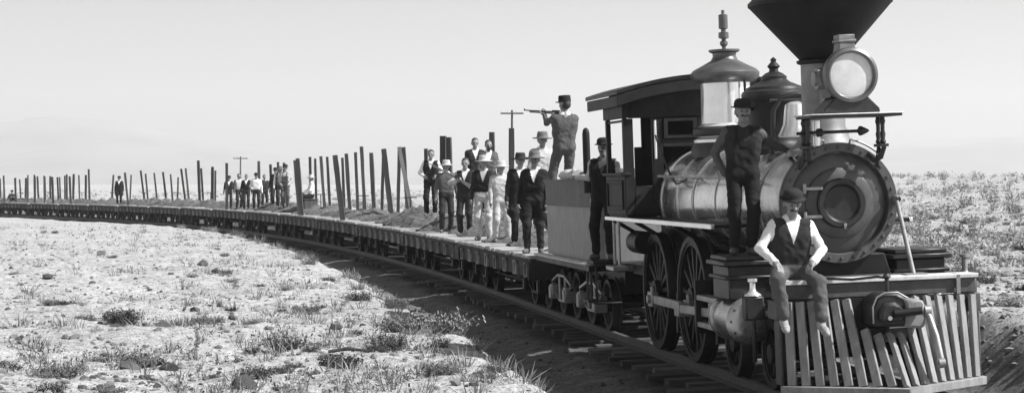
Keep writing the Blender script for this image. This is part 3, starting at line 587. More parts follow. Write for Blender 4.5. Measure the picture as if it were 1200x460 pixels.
def tender():
    s = 7.2; R = empty('tender'); place(R, s); tag(R, 'grey panelled tender loaded with firewood behind the locomotive cab', 'tender'); h = 2.12; w_ = .98
    b = MB(); b.span((-h - .12, -1.13, .88), (h + .22, 1.13, .965)); fr = b.build('frame', 'black_paint', R, .008)
    b = MB(); b.span((-h - .13, -1.17, .968), (h + .2, -1.0, 1.0)); b.build('ledge', 'beam_top', fr, .006)
    b = MB()
    for y in (-.5, .5): b.span((-h, y - .08, .66), (h + .1, y + .08, .88))
    b.build('sill', 'black_paint', R)
    def rr(x0, x1, y, r, n=7):
        P = []
        for cx, cy, a0 in ((x1 - r, y - r, 0), (x0 + r, y - r, PI / 2), (x0 + r, -y + r, PI), (x1 - r, -y + r, 1.5 * PI)):
            for i in range(n): a = a0 + i * PI / 2 / (n - 1); P.append((cx + r * math.cos(a), cy + r * math.sin(a)))
        return P
    b = MB(); b.prism(rr(-h, h, w_, .22), 1.0, 1.80, 2); tk = b.build('tank', 'tank_paint', R)
    po = rr(-h - .012, h + .012, w_ + .012, .23); po2 = rr(-h - .06, h + .06, w_ + .06, .27); pi_ = rr(-h + .03, h - .03, w_ - .03, .2); n = len(po)
    b = MB(); rings = [[(x, y, 1.80) for x, y in po], [(x, y, 2.10) for x, y in po], [(x, y, 2.20) for x, y in po2], [(x, y, 2.20) for x, y in [(p[0] * .99, p[1] * .98) for p in po2]], [(x, y, 2.09) for x, y in pi_], [(x, y, 1.80) for x, y in pi_]]
    b.add([p for r_ in rings for p in r_], [(k * n + i, k * n + (i + 1) % n, (k + 1) * n + (i + 1) % n, (k + 1) * n + i) for k in range(5) for i in range(n)]); b.build('coping', 'beam_wood', tk)
    b = MB(); ring = rr(-h - .016, h + .016, w_ + .016, .236); b.add([(x, y, z) for z in (1.785, 1.825) for x, y in ring], [(i, (i + 1) % n, n + (i + 1) % n, n + i) for i in range(n)]); b.build('tank_band', 'beam_wood', tk)
    b = MB(); b.lathe([(.055, 2.0), (.055, 2.85), (.045, 2.91), (.02, 2.94), (0, 2.945)], (h - .12, -1.04, 0), (0, 0, 1), 12); b.build('corner_post', 'cab_wood', R)
    for u in (-1.25, 1.2): truck(R, u, .78, .62, .37, 'steel')
    for sg in (-1, 1):
        b = MB(); b.span((h - .1, sg * 1.0, .45), (h + .25, sg * 1.16, .48)); b.cyl((h - .06, sg * 1.1, .47), (h - .06, sg * 1.1, .88), .018, n=8); b.cyl((h + .2, sg * 1.1, .47), (h + .2, sg * 1.1, .88), .018, n=8); b.build('step', 'iron', R)
        b = MB(); b.tube([(h + .02, sg * 1.0, 1.05), (h + .14, sg * 1.05, 1.15), (h + .14, sg * 1.05, 1.9), (h + .04, sg * 1.0, 2.0)], .016); b.build('hand_rail', 'steel', R)
    rnd = random.Random(8); var = []
    for i in range(4):
        g = MB(); n_ = 7; P = [[(x, (.075 + rnd.uniform(-.015, .02)) * math.cos(2 * PI * k / n_), (.075 + rnd.uniform(-.015, .015)) * math.sin(2 * PI * k / n_)) for k in range(n_)] for x in (-.6, .6)]
        g.add(P[0] + P[1], [(k, (k + 1) % n_, n_ + (k + 1) % n_, n_ + k) for k in range(n_)] + [tuple(range(n_ - 1, -1, -1)), tuple(range(n_, 2 * n_))]); me = g.mesh('log'); me.materials.append(M['log_wood']); var.append(me)
    m = track_matrix(s); k = 0
    b = MB(); b.span((-.6, -.9, 1.80), (h - .06, .9, 2.03)); b.build('fuel_floor', 'black_paint', tk)
    for layer in range(2):
        for row in range(11 - layer):
            for col in range(2):
                o = link('firewood_log', rnd.choice(var)); x = .05 + col * 1.25 + rnd.uniform(-.06, .06); y = -.80 + .16 * row + layer * .08 + rnd.uniform(-.02, .02)
                o.matrix_world = m @ Matrix.Translation((x, y, 2.11 + layer * .14)) @ Matrix.Rotation(rnd.uniform(-.12, .12), 4, 'Z') @ Matrix.Rotation(rnd.uniform(0, 6), 4, 'X')
                tag(o, 'split firewood log stacked in the fuel space of the tender', 'log', 'firewood stacked on the tender'); k += 1
    # pale bundle thrown over the coping
    g = MB(); rg = []
    for i in range(15):
        t = i / 14; rg.append([( -1.0 + 1.0 * t, -.80 + .15 * math.cos(a) * (.7 + .3 * math.sin(5 * t + 1)), 2.26 + .09 * math.sin(a) * (.6 + .5 * abs(math.sin(7 * t)))) for a in [2 * PI * q / 10 for q in range(10)]])
    g.add([p for r_ in rg for p in r_], [(a * 10 + q, a * 10 + (q + 1) % 10, (a + 1) * 10 + (q + 1) % 10, (a + 1) * 10 + q) for a in range(14) for q in range(10)] + [tuple(range(9, -1, -1)), tuple(range(140, 150))])
    o = g.build('canvas_bundle', 'canvas', None, sharp=80); o.matrix_world = m; tag(o, 'pale rolled canvas bundle lying on the rim of the tender', 'bundle')
    return R
tender()

# ------------------------------------------------------------------ flat cars
CAR_L, PITCH, FIRST = 9.0, 9.65, 9.75; DECK = 0.95
ORD = ['first', 'second', 'third', 'fourth', 'fifth', 'sixth', 'seventh', 'eighth', 'ninth', 'tenth', 'eleventh', 'twelfth', 'thirteenth', 'fourteenth', 'fifteenth', 'sixteenth', 'seventeenth', 'eighteenth']
def flat_car():
    R = empty('flat_car'); h = CAR_L / 2; W = 1.18; rnd = random.Random(3)
    b = MB(); b.span((-h, -W, DECK - .12), (h, W, DECK - .06)); dk = b.build('deck', 'car_wood', R)
    x = -h; vr = []
    for k in range(6):
        p = MB(); p.box((0, 0, 0), (.215, 2 * W + .06 + rnd.uniform(-.03, .05), .055)); me = p.mesh('plank'); me.materials.append(M['deck_wood']); vr.append(me)
    while x < h - .1:
        o = link('plank', rnd.choice(vr), dk); o.location = (x + .112, rnd.uniform(-.02, .02), DECK - .032 + rnd.uniform(-.006, .006)); x += .225
    for y in (-.4, .4):
        b = MB(); b.span((-h + .15, y - .09, DECK - .40), (h - .15, y + .09, DECK - .122)); b.build('centre_sill', 'black_paint', R)
    pk = MB(); pk.span((-.17, 0, -.12), (.17, .045, -.09)); pk.span((-.17, 0, .09), (.17, .045, .12)); pk.span((-.17, 0, -.088), (-.07, .04, .088)); pk.span((.07, 0, -.088), (.17, .04, .088))
    pm = pk.mesh('stake_pocket'); pm.materials.append(M['pocket_iron'])
    for sg in (-1, 1):
        b = MB(); b.span((-h + .02, sg * (W - .13), DECK - .38), (h - .02, sg * (W - .01), DECK - .122)); ss = b.build('side_sill', 'car_wood', R, .008)
        for i in range(8):
            o = link('stake_pocket', pm, ss); o.location = (-h + .45 + i * (CAR_L - .9) / 7, sg * (W - .008) - (.0 if sg > 0 else 0), DECK - .255); o.rotation_euler = (0, 0, 0 if sg > 0 else PI)
        b = MB(); b.tube([(-h + .3, sg * .8, DECK - .35), (-h + 2.2, sg * .8, .38), (h - 2.2, sg * .8, .38), (h - .3, sg * .8, DECK - .35)], .018, 6); b.build('truss_rod', 'iron', R)
        e = MB(); e.span((sg * (h - .12), -W - .05, DECK - .42), (sg * (h + .02), W + .05, DECK - .123)); e.span((sg * (h + .02), -.14, DECK - .40), (sg * (h + .30), .14, DECK - .16)); e.build('end_sill', 'car_wood', R, .01)
        truck(R, sg * (h - 1.45), .76, .72, .36, 'wheel_iron')
    for u in (-1.3, 1.3): b = MB(); b.span((u - .1, -.85, .40), (u + .1, .85, DECK - .402)); b.build('needle_beam', 'car_wood', R)
    b = MB(); b.cyl((-h - .05, .42, DECK - .3), (-h - .05, .42, DECK + .72), .02, n=8); bs = b.build('brake_staff', 'iron', R)
    b = MB(); c = (-h - .05, .42, DECK + .72); b.lathe([(.18, -.015), (.215, -.015), (.215, .015), (.18, .015), (.18, -.015)], c, (0, 0, 1), 20)
    for i in range(4): a = PI * i / 2 + .4; b.bar(c, (c[0] + .19 * math.cos(a), c[1] + .19 * math.sin(a), c[2]), .025, .02)
    b.build('brake_wheel', 'iron', bs)
    return R
NCAR = 18; cars = []
proto = flat_car()
for i in range(NCAR):
    sc = FIRST + CAR_L / 2 + i * PITCH; o = proto if i == 0 else copy_tree(proto); place(o, sc); cars.append(o)
    extra = {0: ', carrying most of the standing men', 6: ', carrying a row of men'}.get(i, '')
    tag(o, ORD[i] + ' flat car behind the tender' + extra, 'flat car', 'flat cars of the train')
# ------------------------------------------------------------------ heaps of earth and upright stakes on the cars
def heap_mesh(seed, lx, ly, hh):
    n, m = 64, 42; X, Y = np.meshgrid(np.linspace(-1, 1, n), np.linspace(-1, 1, m)); r = np.hypot(X, Y)
    r = r * (1 + 0.22 * fbm(X * 1.6 + seed, Y * 1.6, 7 + seed, 2))
    z = np.clip(1 - r, 0, 1) ** 0.85 * hh * (1 + 0.5 * fbm(X * 3 + seed, Y * 3, 3 + seed, 3)) + (0.10 * fbm(X * 7, Y * 5, seed, 3) + 0.13 * fbm(X * 17, Y * 12, seed + 5, 2)) * (r < 1) - 0.02
    z = np.where(r >= 1, -0.025, z); I = (np.arange(m - 1)[:, None] * n + np.arange(n - 1)[None, :]).ravel()
    return np_mesh('dirt_heap', np.stack([X * lx, Y * ly, z], -1).reshape(-1, 3), np.stack([I, I + 1, I + n + 1, I + n], 1), ['dirt'])
HV = [heap_mesh(k, 1.1, .95, 1.0) for k in range(6)]
rnd = random.Random(12)
for i in range(NCAR):
    for j, u in enumerate((3.0, 0.0, -3.0)):
        sc = FIRST + CAR_L / 2 + i * PITCH; o = link('dirt_heap', HV[(i * 3 + j * 2) % 6]); k = rnd.uniform(.26, .46)
        if i == 0: k = (.16, .34, .3)[j]
        if i == 2: k = (.45, .5, .35)[j]
        o.matrix_world = track_matrix(sc) @ Matrix.Translation((u + rnd.uniform(-.4, .4), rnd.uniform(-.1, .15), DECK + .003)) @ Matrix.Diagonal((rnd.uniform(.85, 1.12), rnd.uniform(.85, 1.05), k, 1))
        tag(o, 'heap of loose earth at the %s of the %s flat car behind the tender' % (('front', 'middle', 'rear')[j], ORD[i]), 'dirt heap', 'heaps of earth on the flat cars')
def stake_mesh(seed, wd=.1):
    r = random.Random(seed); b = MB(); P = []; n = 6
    for i in range(n):
        z = i / (n - 1)
        for a, c in ((-1, -1), (1, -1), (1, 1), (-1, 1)): P.append((a * wd * (.5 + r.uniform(-.06, .06)), c * wd * (.5 + r.uniform(-.06, .06)), z))
    F = [(k * 4 + q, k * 4 + (q + 1) % 4, k * 4 + 4 + (q + 1) % 4, k * 4 + 4 + q) for k in range(n - 1) for q in range(4)] + [(3, 2, 1, 0), tuple((n - 1) * 4 + q for q in range(4))]
    b.add(P, F); me = b.mesh('stake'); me.materials.append(M['stake_wood']); return me
SV = [stake_mesh(k, wd) for k, wd in enumerate((.10, .11, .12, .10, .17, .13))]
PSV = stake_mesh(77, .12); PSV.materials.clear(); PSV.materials.append(M['pale_stake'])
def stake(s, v, h, dx, label, var=0, pale=False, z0=DECK):
    p = on_track(s, v, z0 - .04); q = Vector((dx, rnd.uniform(-.06, .06), h + .04)); x, y, z = frame(q); o = link('wooden_stake', PSV if pale else SV[var])
    m = Matrix((x, y, z)).transposed().to_4x4(); o.matrix_world = Matrix.Translation(p) @ m @ Matrix.Rotation(rnd.uniform(-.3, .3), 4, 'Z') @ Matrix.Diagonal((1, 1, q.length, 1))
    tag(o, label, 'stake', 'upright stakes on the flat cars'); return o
# stakes between the seated man and the crowd, in picture order from left to right
NEAR = [(63.25, 1.05, 2.28, -.05, 1), (62.0, 1.05, 2.19, -.06, 0), (60.0, 1.05, 2.26, -.16, 2), (58.75, 1.05, 2.22, -.13, 0), (42.5, -1.05, 2.09, -.25, 4), (55.5, 1.05, 2.14, -.09, 0), (54.25, 1.05, 2.28, -.15, 5), (52.5, 1.05, 2.3, -.1, 1), (51.0, 1.05, 2.49, -.13, 2), (49.0, 1.05, 2.23, -.12, 5), (47.5, 1.05, 2.1, .05, 0), (45.5, 1.05, 2.31, -.27, 4), (44.25, 1.05, 2.35, .05, 1), (42.25, 1.05, 2.31, -.15, 2)]
for i, (s, v, h, dx, k) in enumerate(NEAR):
    stake(s, v, h, dx, '%s dark upright stake counting right from the man seated on the flat car' % ORD[i], k)
stake(41.25, 1.05, 2.3, -.46, 'pale stake leaning diagonally to the left across a dark upright stake', pale=True)
stake(38.75, 1.05, 2.2, -.03, 'dark stake standing just left of the man in white sleeves and dark vest', 1)
stake(35.25, .95, 2.51, 0, 'broad dark stake, left of a pair behind the man in the pale wide hat', 4)
stake(34.3, 1.0, 2.45, -.05, 'dark stake, right of a pair behind the man in the pale wide hat', 5)
stake(28.25, 1.1, 2.44, -.02, 'dark stake rising behind the two bareheaded men at the back of the crowd', 5)
stake(25.25, 1.05, 2.46, 0, 'tall dark stake below the telegraph crossarm, right of the pale clothed man', 2)
for i, a in enumerate([(73.25, -1.05, 2.16, 0, 1), (76.25, 1.05, 2.27, -.05, 5), (73.0, 1.05, 2.07, -.08, 1), (71.25, 1.05, 2.16, -.04, 0), (69.75, 1.05, 2.11, -.04, 0), (53.0, -1.05, 2.04, -.17, 4), (52.5, -1.05, 2.1, -.17, 5)]):
    stake(*a[:4], ['dark stake at the left end of the row of five standing men', 'leaning stake behind the man in the white shirt', 'dark stake left of the three men in hats', 'left stake behind the heads of the three men in hats', 'right stake behind the heads of the three men in hats', 'thick near stake, left of a pair beside the seated man', 'thick near stake, right of a pair beside the seated man'][i], a[4])
MID = [(118.5, 1.05, 1.94, .13, 0), (103.25, -1.05, 1.98, -.21, 2), (113.0, 1.05, 1.9, .07, 0), (108.5, 1.05, 2.13, -.28, 1), (107.5, 1.05, 1.93, -.17, 0), (104.75, 1.05, 1.95, -.22, 0), (102.0, 1.05, 1.98, -.24, 0), (100.25, 1.05, 1.83, -.15, 0), (99.0, 1.05, 1.64, .04, 0), (96.5, 1.05, 2.11, -.28, 1), (95.5, 1.05, 2.13, -.23, 0), (92.5, 1.05, 2.53, -.1, 5), (91.5, 1.05, 2.08, -.14, 0), (89.0, 1.05, 2.14, 0, 5), (88.25, 1.05, 1.93, .01, 0)]
for i, a in enumerate(MID):
    stake(*a[:4], 'thin stake just left of the lone dark standing man' if i == 0 else '%s thin stake counting right from the lone dark standing man' % ORD[i - 1], a[4])
FARX = [(119, 1.9), (108.5, 2.4), (103.3, 2.0), (99.5, 1.9), (96, 2.0), (90, 2.1), (88, 2.0), (82, 2.1), (79, 2.0), (75.5, 2.1), (73.5, 1.9), (71, 1.9), (66.8, 2.1), (61, 2.0), (55.2, 2.0), (52, 1.9), (47, 2.0), (43, 2.0), (37.4, 2.1), (32.7, 1.9), (31, 1.9), (27.7, 1.8), (26, 1.8), (19.8, 1.9), (14.6, 2.0), (7.2, 1.9), (2.5, 1.9)]
FARS = [121.9, 125.2, 126.4, 127.6, 128.3, 130.3, 130.5, 132.2, 132.8, 133.7, 134.2, 134.8, 135.9, 137.4, 138.9, 139.8, 141.1, 142.1, 143.6, 144.8, 145.3, 146.2, 146.6, 148.3, 149.7, 151.8, 153.0]
for i, (s, (_, h)) in enumerate(zip(FARS, FARX)):
    stake(s, 1.05 if i % 3 else -1.0, h, rnd.uniform(-.12, .05), 'thin dark stake in the dense row on the farthest flat cars', rnd.choice((0, 1, 5)))
for k in range(16): stake(154 + k * 1.7, (1.05, -1.0)[k % 2], rnd.uniform(1.8, 2.2), rnd.uniform(-.1, .1), 'thin dark stake in the dense row on the farthest flat cars', rnd.choice((0, 1)))
# ------------------------------------------------------------------ people: one smooth skin over a posed set of limbs
def surfnet(F, o, h):
    ins = F < 0; c = np.zeros(tuple(n - 1 for n in F.shape), np.int8); nx, ny, nz = c.shape
    for a in (0, 1):
        for b in (0, 1):
            for d in (0, 1): c += ins[a:a + nx, b:b + ny, d:d + nz]
    act = (c > 0) & (c < 8); idx = np.full(c.shape, -1, np.int32); I = np.argwhere(act); idx[act] = np.arange(len(I))
    acc = np.zeros((len(I), 3)); cnt = np.zeros(len(I)); cor = [np.array((a, b, d)) for a in (0, 1) for b in (0, 1) for d in (0, 1)]
    val = [F[I[:, 0] + k[0], I[:, 1] + k[1], I[:, 2] + k[2]] for k in cor]
    for i in range(8):
        for j in range(i + 1, 8):
            if np.abs(cor[i] - cor[j]).sum() != 1: continue
            m = (val[i] < 0) != (val[j] < 0); t = val[i][m] / (val[i][m] - val[j][m]); acc[m] += cor[i] + t[:, None] * (cor[j] - cor[i]); cnt[m] += 1
    V = (I + acc / cnt[:, None]) * h + o; Q = []
    for a in range(3):
        b, d = (a + 1) % 3, (a + 2) % 3; s0 = [slice(1, -1)] * 3; s1 = [slice(1, -1)] * 3; s0[a] = slice(0, -1); s1[a] = slice(1, None)
        A = ins[tuple(s0)]; B = ins[tuple(s1)]; m = A != B; J = np.argwhere(m); off = np.ones(3, int); off[a] = 0; J = J + off; fl = A[m]
        eb = np.zeros(3, int); eb[b] = 1; ed = np.zeros(3, int); ed[d] = 1
        g = lambda K: idx[K[:, 0], K[:, 1], K[:, 2]]
        q = np.stack([g(J), g(J - eb), g(J - eb - ed), g(J - ed)], 1); q[~fl] = q[~fl][:, ::-1]; Q.append(q)
    return V, np.concatenate(Q)
def ik(a, t, l1, l2, hint):
    a = Vector(a); t = Vector(t); d = t - a; L = d.length
    if L > (l1 + l2) * .995: t = a + d * ((l1 + l2) * .995 / L); d = t - a; L = d.length
    k = (l1 * l1 - l2 * l2 + L * L) / (2 * L); h = math.sqrt(max(l1 * l1 - k * k, 0)); dn = d / L; hv = Vector(hint); hv = hv - dn * hv.dot(dn)
    if hv.length < 1e-4: hv = Vector((0, 1, 0))
    return a + dn * k + hv.normalized() * h, t
def hat_mesh(kind):
    b = MB()
    if kind == 'derby': b.lathe([(.098, 0), (.128, .0), (.138, .014), (.130, .016), (.104, .012), (.103, .05), (.094, .085), (.064, .108), (0, .114)], n=28)
    elif kind == 'wide': b.lathe([(.096, 0), (.165, -.018), (.188, -.008), (.186, .002), (.16, -.006), (.104, .014), (.10, .07), (.085, .118), (.05, .112), (0, .10)], n=28)
    elif kind == 'kepi': b.lathe([(.104, -.01), (.106, .02), (.10, .09), (.092, .10), (0, .10)], n=24); b.prism([(-.08, -.09), (.08, -.09), (.06, -.16), (0, -.175), (-.06, -.16)], -.006, .006, 2)
    return b
HATM = {}
def person(label, loc, yaw, H=1.72, res=.015, hat=('derby', 'dark_felt'), cl=None, pose=None, style='plain', near=False, group=None, face='', cat='person'):
    """local frame: faces -y, its own left is +x; loc is the ground or seat point"""
    k = H / 1.72; pose = pose or {}; cl = dict(dict(torso='dark_cloth', shirt='white_cloth', sleeve='dark_cloth', leg='dark_cloth', boot='leather', hair='hair'), **(cl or {}))
    P = []                                         # primitives: (a, b, r0, r1, blend, tag)
    def add(a, b, r0, r1=None, bl=.02, tg='torso'): P.append((Vector(a), Vector(b), r0, r0 if r1 is None else r1, bl, tg))
    pel = Vector(pose.get('pelvis', (0, 0, .93))); ln = pose.get('lean', 0); sd_ = pose.get('side', 0); tw = pose.get('twist', 0)
    T = Matrix.Translation(pel) @ Matrix.Rotation(tw, 4, 'Z') @ Matrix.Rotation(ln, 4, 'X') @ Matrix.Rotation(sd_, 4, 'Y')   # +lean tips the chest toward -y
    t = lambda x, y, z: T @ Vector((x, y, z))
    add(t(-.075, 0, 0), t(.075, 0, 0), .125, bl=.03, tg='leg'); add(t(-.075, -.005, .14), t(.075, -.005, .14), .112, bl=.06)
    add(t(-.088, -.004, .24), t(.088, -.004, .24), .113, bl=.06); add(t(-.10, -.002, .34), t(.10, -.002, .34), .115, bl=.06); add(t(-.12, .006, .42), t(.12, .006, .42), .098, bl=.06); add(t(-.15, .01, .485), t(.15, .01, .485), .068, bl=.05); add(t(0, .02, .50), t(0, .0, .60), .06, .052, .03, 'skin')
    if style in ('vest', 'plain', 'coat'): add(t(-.05, .015, .545), t(.05, .015, .545), .05, bl=.015, tg='shirt')
    HP = T @ Matrix.Translation((0, -.01, .70)) @ Matrix.Rotation(pose.get('hyaw', 0), 4, 'Z') @ Matrix.Rotation(pose.get('hpitch', 0), 4, 'X')
    hh = lambda x, y, z: HP @ Vector((x, y, z))
    add(hh(0, .012, .035), hh(0, -.005, .035), .088, .082, .02, 'skin'); add(hh(0, -.02, -.01), hh(0, -.035, -.075), .066, .046, .03, 'skin')      # skull, jaw
    add(hh(0, .020, .062), hh(0, .04, .0), .087, .078, .010, 'hair')
    add(hh(0, -.085, .02), hh(0, -.113, -.022), .012, .017, .012, 'skin')                                                                         # nose
    for sg in (-1, 1):
        add(hh(sg * .083, .01, .015), hh(sg * .086, .015, -.02), .016, .012, .008, 'skin'); add(hh(sg * .015, -.085, .032), hh(sg * .05, -.075, .034), .012, .011, .01, 'skin')
        add(hh(sg * .032, -.088, .014), hh(sg * .036, -.087, .014), .009, bl=.003, tg='eye')
        if 'm' in face: add(hh(sg * .008, -.098, -.036), hh(sg * .042, -.08, -.046), .013, .008, .006, 'hair')
    add(hh(-.02, -.085, -.058), hh(.02, -.085, -.058), .010, bl=.008, tg='skin')
    if 'b' in face: add(hh(0, -.06, -.075), hh(0, -.06, -.11), .05, .03, .02, 'hair')
    HND = {}
    for sg, nm in ((1, 'l'), (-1, 'r')):
        sh = t(sg * .185, .01, .475); tgt = pose.get(nm + 'hand', (pel.x + sg * .28, pel.y - .06, pel.z - .12)); el, wr = ik(sh, tgt, .29, .26, pose.get(nm + 'elbow', (sg * .6, .7, 0)))
        add(sh, el, .062, .05, .03, 'sleeve'); add(el, wr, .05, .038, .02, 'sleeve'); add(wr - (wr - el).normalized() * .03, wr, .043, .04, .008, 'cuff')
        d = (wr - el).normalized(); d = Vector(pose.get(nm + 'point', d)).normalized(); pn = Vector(pose.get(nm + 'palm', (-sg, 0, 0))); pn = (pn - d * pn.dot(d)).normalized(); sx = d.cross(pn).normalized()
        # sx runs across the palm; thumb side = front of a hanging hand
        th = sx if sx.dot(Vector(pose.get(nm + 'thumb', (0, -1, 0)))) > 0 else -sx
        add(wr, wr + d * .05, .03, .036, .012, 'skin')
        add(wr + d * .03 + th * .02, wr + d * .09 + th * .024, .022, .02, .012, 'skin'); add(wr + d * .03 - th * .02, wr + d * .085 - th * .026, .022, .019, .012, 'skin')
        curl = pose.get(nm + 'curl', .55)
        for fi, (off, Lf) in enumerate(((.032, .075), (.011, .085), (-.010, .08), (-.031, .062))):
            p = wr + d * .09 + th * off; q = p
            for sgm, (fr, an) in enumerate(((.42, .35), (.33, 1.0), (.25, 1.6))):
                dd = (d * math.cos(an * curl) + pn * math.sin(an * curl)); q2 = q + dd * Lf * fr; add(q, q2, .0098 - .0008 * sgm, .0090 - .0008 * sgm, .002, 'skin'); q = q2
        p = wr + d * .035 + th * .035; q = p + (d * .6 + th * .65 + pn * .35).normalized() * .045; q2 = q + (d * .85 + pn * .5).normalized() * .035; add(p, q, .016, .0125, .006, 'skin'); add(q, q2, .012, .010, .003, 'skin')
        HND[nm] = (wr + d * .09, d)
        hip = pel + (Matrix.Rotation(tw, 3, 'Z') @ Vector((sg * .095, 0, -.02))); ft = pose.get(nm + 'foot', (sg * .11, 0, .085)); kn, an = ik(hip, ft, .43, .42, pose.get(nm + 'knee', (sg * .12, -1, 0)))
        add(hip, kn, .094, .076, .03, 'leg'); add(kn, an.lerp(kn, .12), .074, .066, .03, 'leg'); fd = Vector(pose.get(nm + 'toe', (sg * .25, -1, 0))).normalized()
        add(an.lerp(kn, .1), an + Vector((0, 0, -.045)) - fd * .02, .046, .046, .012, 'boot'); add(an + Vector((0, 0, -.045)) - fd * .025, an + Vector((0, 0, -.05)) + fd * .13, .043, .038, .02, 'boot'); add(an + Vector((0, 0, -.052)) + fd * .10, an + Vector((0, 0, -.055)) + fd * .165, .045, .03, .015, 'boot')
        if style == 'coat': add(hip + Vector((sg * .02, .02, .08)), hip.lerp(kn, pose.get('coat', .62)) + Vector((sg * .03, .02, 0)), .115, .125, .05, 'coat')
    # sample the distance field
    A = np.array([p[0] for p in P]) * k; B = np.array([p[1] for p in P]) * k; R0 = np.array([p[2] for p in P]) * k; R1 = np.array([p[3] for p in P]) * k
    rm = np.maximum(R0, R1)[:, None]; lo = np.minimum(A - rm, B - rm).min(0) - 3 * res; hi = np.maximum(A + rm, B + rm).max(0) + 3 * res
    n = np.ceil((hi - lo) / res).astype(int) + 1; F = np.full(tuple(n), .3, np.float32)
    def dist(p, i):
        ab = B[i] - A[i]; L2 = max(float(ab @ ab), 1e-9); tt = np.clip(((p - A[i]) @ ab) / L2, 0, 1); return np.linalg.norm(p - A[i] - tt[..., None] * ab, axis=-1) - (R0[i] + (R1[i] - R0[i]) * tt)
    for i, pr in enumerate(P):
        bl = max(pr[4] * k, 1e-4); mg = rm[i, 0] + bl + 2.5 * res; a0 = np.maximum(((np.minimum(A[i], B[i]) - mg - lo) / res).astype(int), 0); a1 = np.minimum(((np.maximum(A[i], B[i]) + mg - lo) / res).astype(int) + 2, n)
        g = np.stack(np.meshgrid(*[lo[q] + res * np.arange(a0[q], a1[q]) for q in range(3)], indexing='ij'), -1); d = dist(g, i); sl = tuple(slice(a0[q], a1[q]) for q in range(3)); f = F[sl]
        hmx = np.maximum(bl - np.abs(f - d), 0) / bl; F[sl] = np.minimum(f, d) - hmx * hmx * bl * .25
    V, Q = surfnet(F, lo, res); cen = V[Q].mean(1); tags = [p[5] for p in P]
    D = np.stack([dist(cen, i) for i in range(len(P))], 1); who = np.argmin(D, 1)
    names = ['skin', cl['torso'], cl['shirt'], cl['sleeve'], cl['leg'], cl['boot'], cl['hair'], 'eye']; code = dict(skin=0, torso=1, shirt=2, sleeve=3, cuff=3, leg=4, boot=5, hair=6, eye=7, coat=1)
    if 'cuff' in cl: names.append(cl['cuff']); code['cuff'] = 8
    mi = np.array([code[tags[i]] for i in who]); Ti = np.array(T.inverted()); lc = (cen / k) @ Ti[:3, :3].T + Ti[:3, 3]; tor = (mi == 1) & (lc[:, 2] > -.1)
    if style in ('vest', 'coat'): mi[tor & (lc[:, 1] < 0) & (lc[:, 2] > .30) & (np.abs(lc[:, 0]) < (lc[:, 2] - .30) * .33)] = 2
    if style == 'overalls':
        bib = tor & (lc[:, 2] < .37) & ((lc[:, 1] < -.03) & (np.abs(lc[:, 0]) < .13) | (lc[:, 2] < .16)); strap = tor & (np.abs(np.abs(lc[:, 0]) - .085) < .022); mi[bib | strap] = 4
    if style == 'plain': mi[(mi == 1) & (lc[:, 2] < .03) & np.isin(np.array(tags)[who], ['torso'])] = 4
    nrm = np.zeros_like(V); fn = np.cross(V[Q[:, 2]] - V[Q[:, 0]], V[Q[:, 3]] - V[Q[:, 1]])
    for q in range(4): np.add.at(nrm, Q[:, q], fn)
    nrm /= np.linalg.norm(nrm, axis=1)[:, None] + 1e-9; cloth = np.zeros(len(V))            # folds in the cloth
    for q in range(4): np.maximum.at(cloth, Q[:, q], np.isin(mi, (1, 3, 4)).astype(float))
    sd0 = int(abs(loc[0] * 37 + loc[1] * 11)) % 97; X3 = V / k
    fold = vnoise(X3[:, 0] * 9 + X3[:, 2] * 7 + sd0, X3[:, 1] * 8 + X3[:, 2] * 13, sd0) + .7 * vnoise(X3[:, 0] * 21 - X3[:, 1] * 9 + X3[:, 2] * 5, X3[:, 2] * 24 + X3[:, 1] * 15 + sd0, sd0 + 3)
    V = V + nrm * (cloth * fold * .014 * k)[:, None]
    me = np_mesh('person_body', V, Q, names, mi); root = empty('person', loc, (0, 0, yaw)); b = link('body', me, root)
    tag(root, label, cat, group)
    if hat:
        kind, hm = hat
        if (kind, hm) not in HATM:
            m_ = hat_mesh(kind).mesh('hat'); m_.materials.append(M[hm]); [setattr(p, 'use_smooth', True) for p in m_.polygons]; HATM[(kind, hm)] = m_
        ho = link('hat', HATM[(kind, hm)], root); Mx = HP @ Matrix.Translation((0, .004, .052)) @ Matrix.Rotation(pose.get('htilt', .04), 4, 'X'); Mx.translation = Mx.translation * k; ho.matrix_local = Mx @ Matrix.Scale(k, 4)
    return root, {n_: (h_[0] * k, h_[1]) for n_, h_ in HND.items()}

def inv(p, loc, yaw, k=1.0): return (Matrix.Rotation(-yaw, 3, 'Z') @ (Vector(p) - Vector(loc))) / k     # world point in a person's frame
# man seated on the buffer beam
L0 = loco(4.20, -.82, 1.170); y0 = rad(6)
person('man in white shirt sleeves and dark vest sitting on the front beam of the locomotive', L0, y0, 1.64, .0075, ('derby', 'dark_felt'), dict(torso='dark_cloth', sleeve='white_cloth', leg='mid_cloth', boot='pale_leather'),
       dict(pelvis=(0, .04, .10), lean=.14, hyaw=.05, hpitch=.12, lfoot=(.20, -.50, -.40), rfoot=(-.15, -.34, -.38), lknee=(.35, -1, .5), rknee=(-.45, -1, .5), lhand=(.17, -.27, .20), rhand=(-.23, -.26, .20), lelbow=(.9, .6, -.1), relbow=(-.9, .6, -.1),
            lpoint=(-.5, -.6, -.45), rpoint=(.3, -.8, -.55), lpalm=(0, -.3, -1), rpalm=(0, -.3, -1), lcurl=.5, rcurl=.5, ltoe=(.1, -1, -.35), rtoe=(-.1, -1, -.35), lthumb=(-1, -.4, 0), rthumb=(1, -.4, 0)), 'vest', face='m')
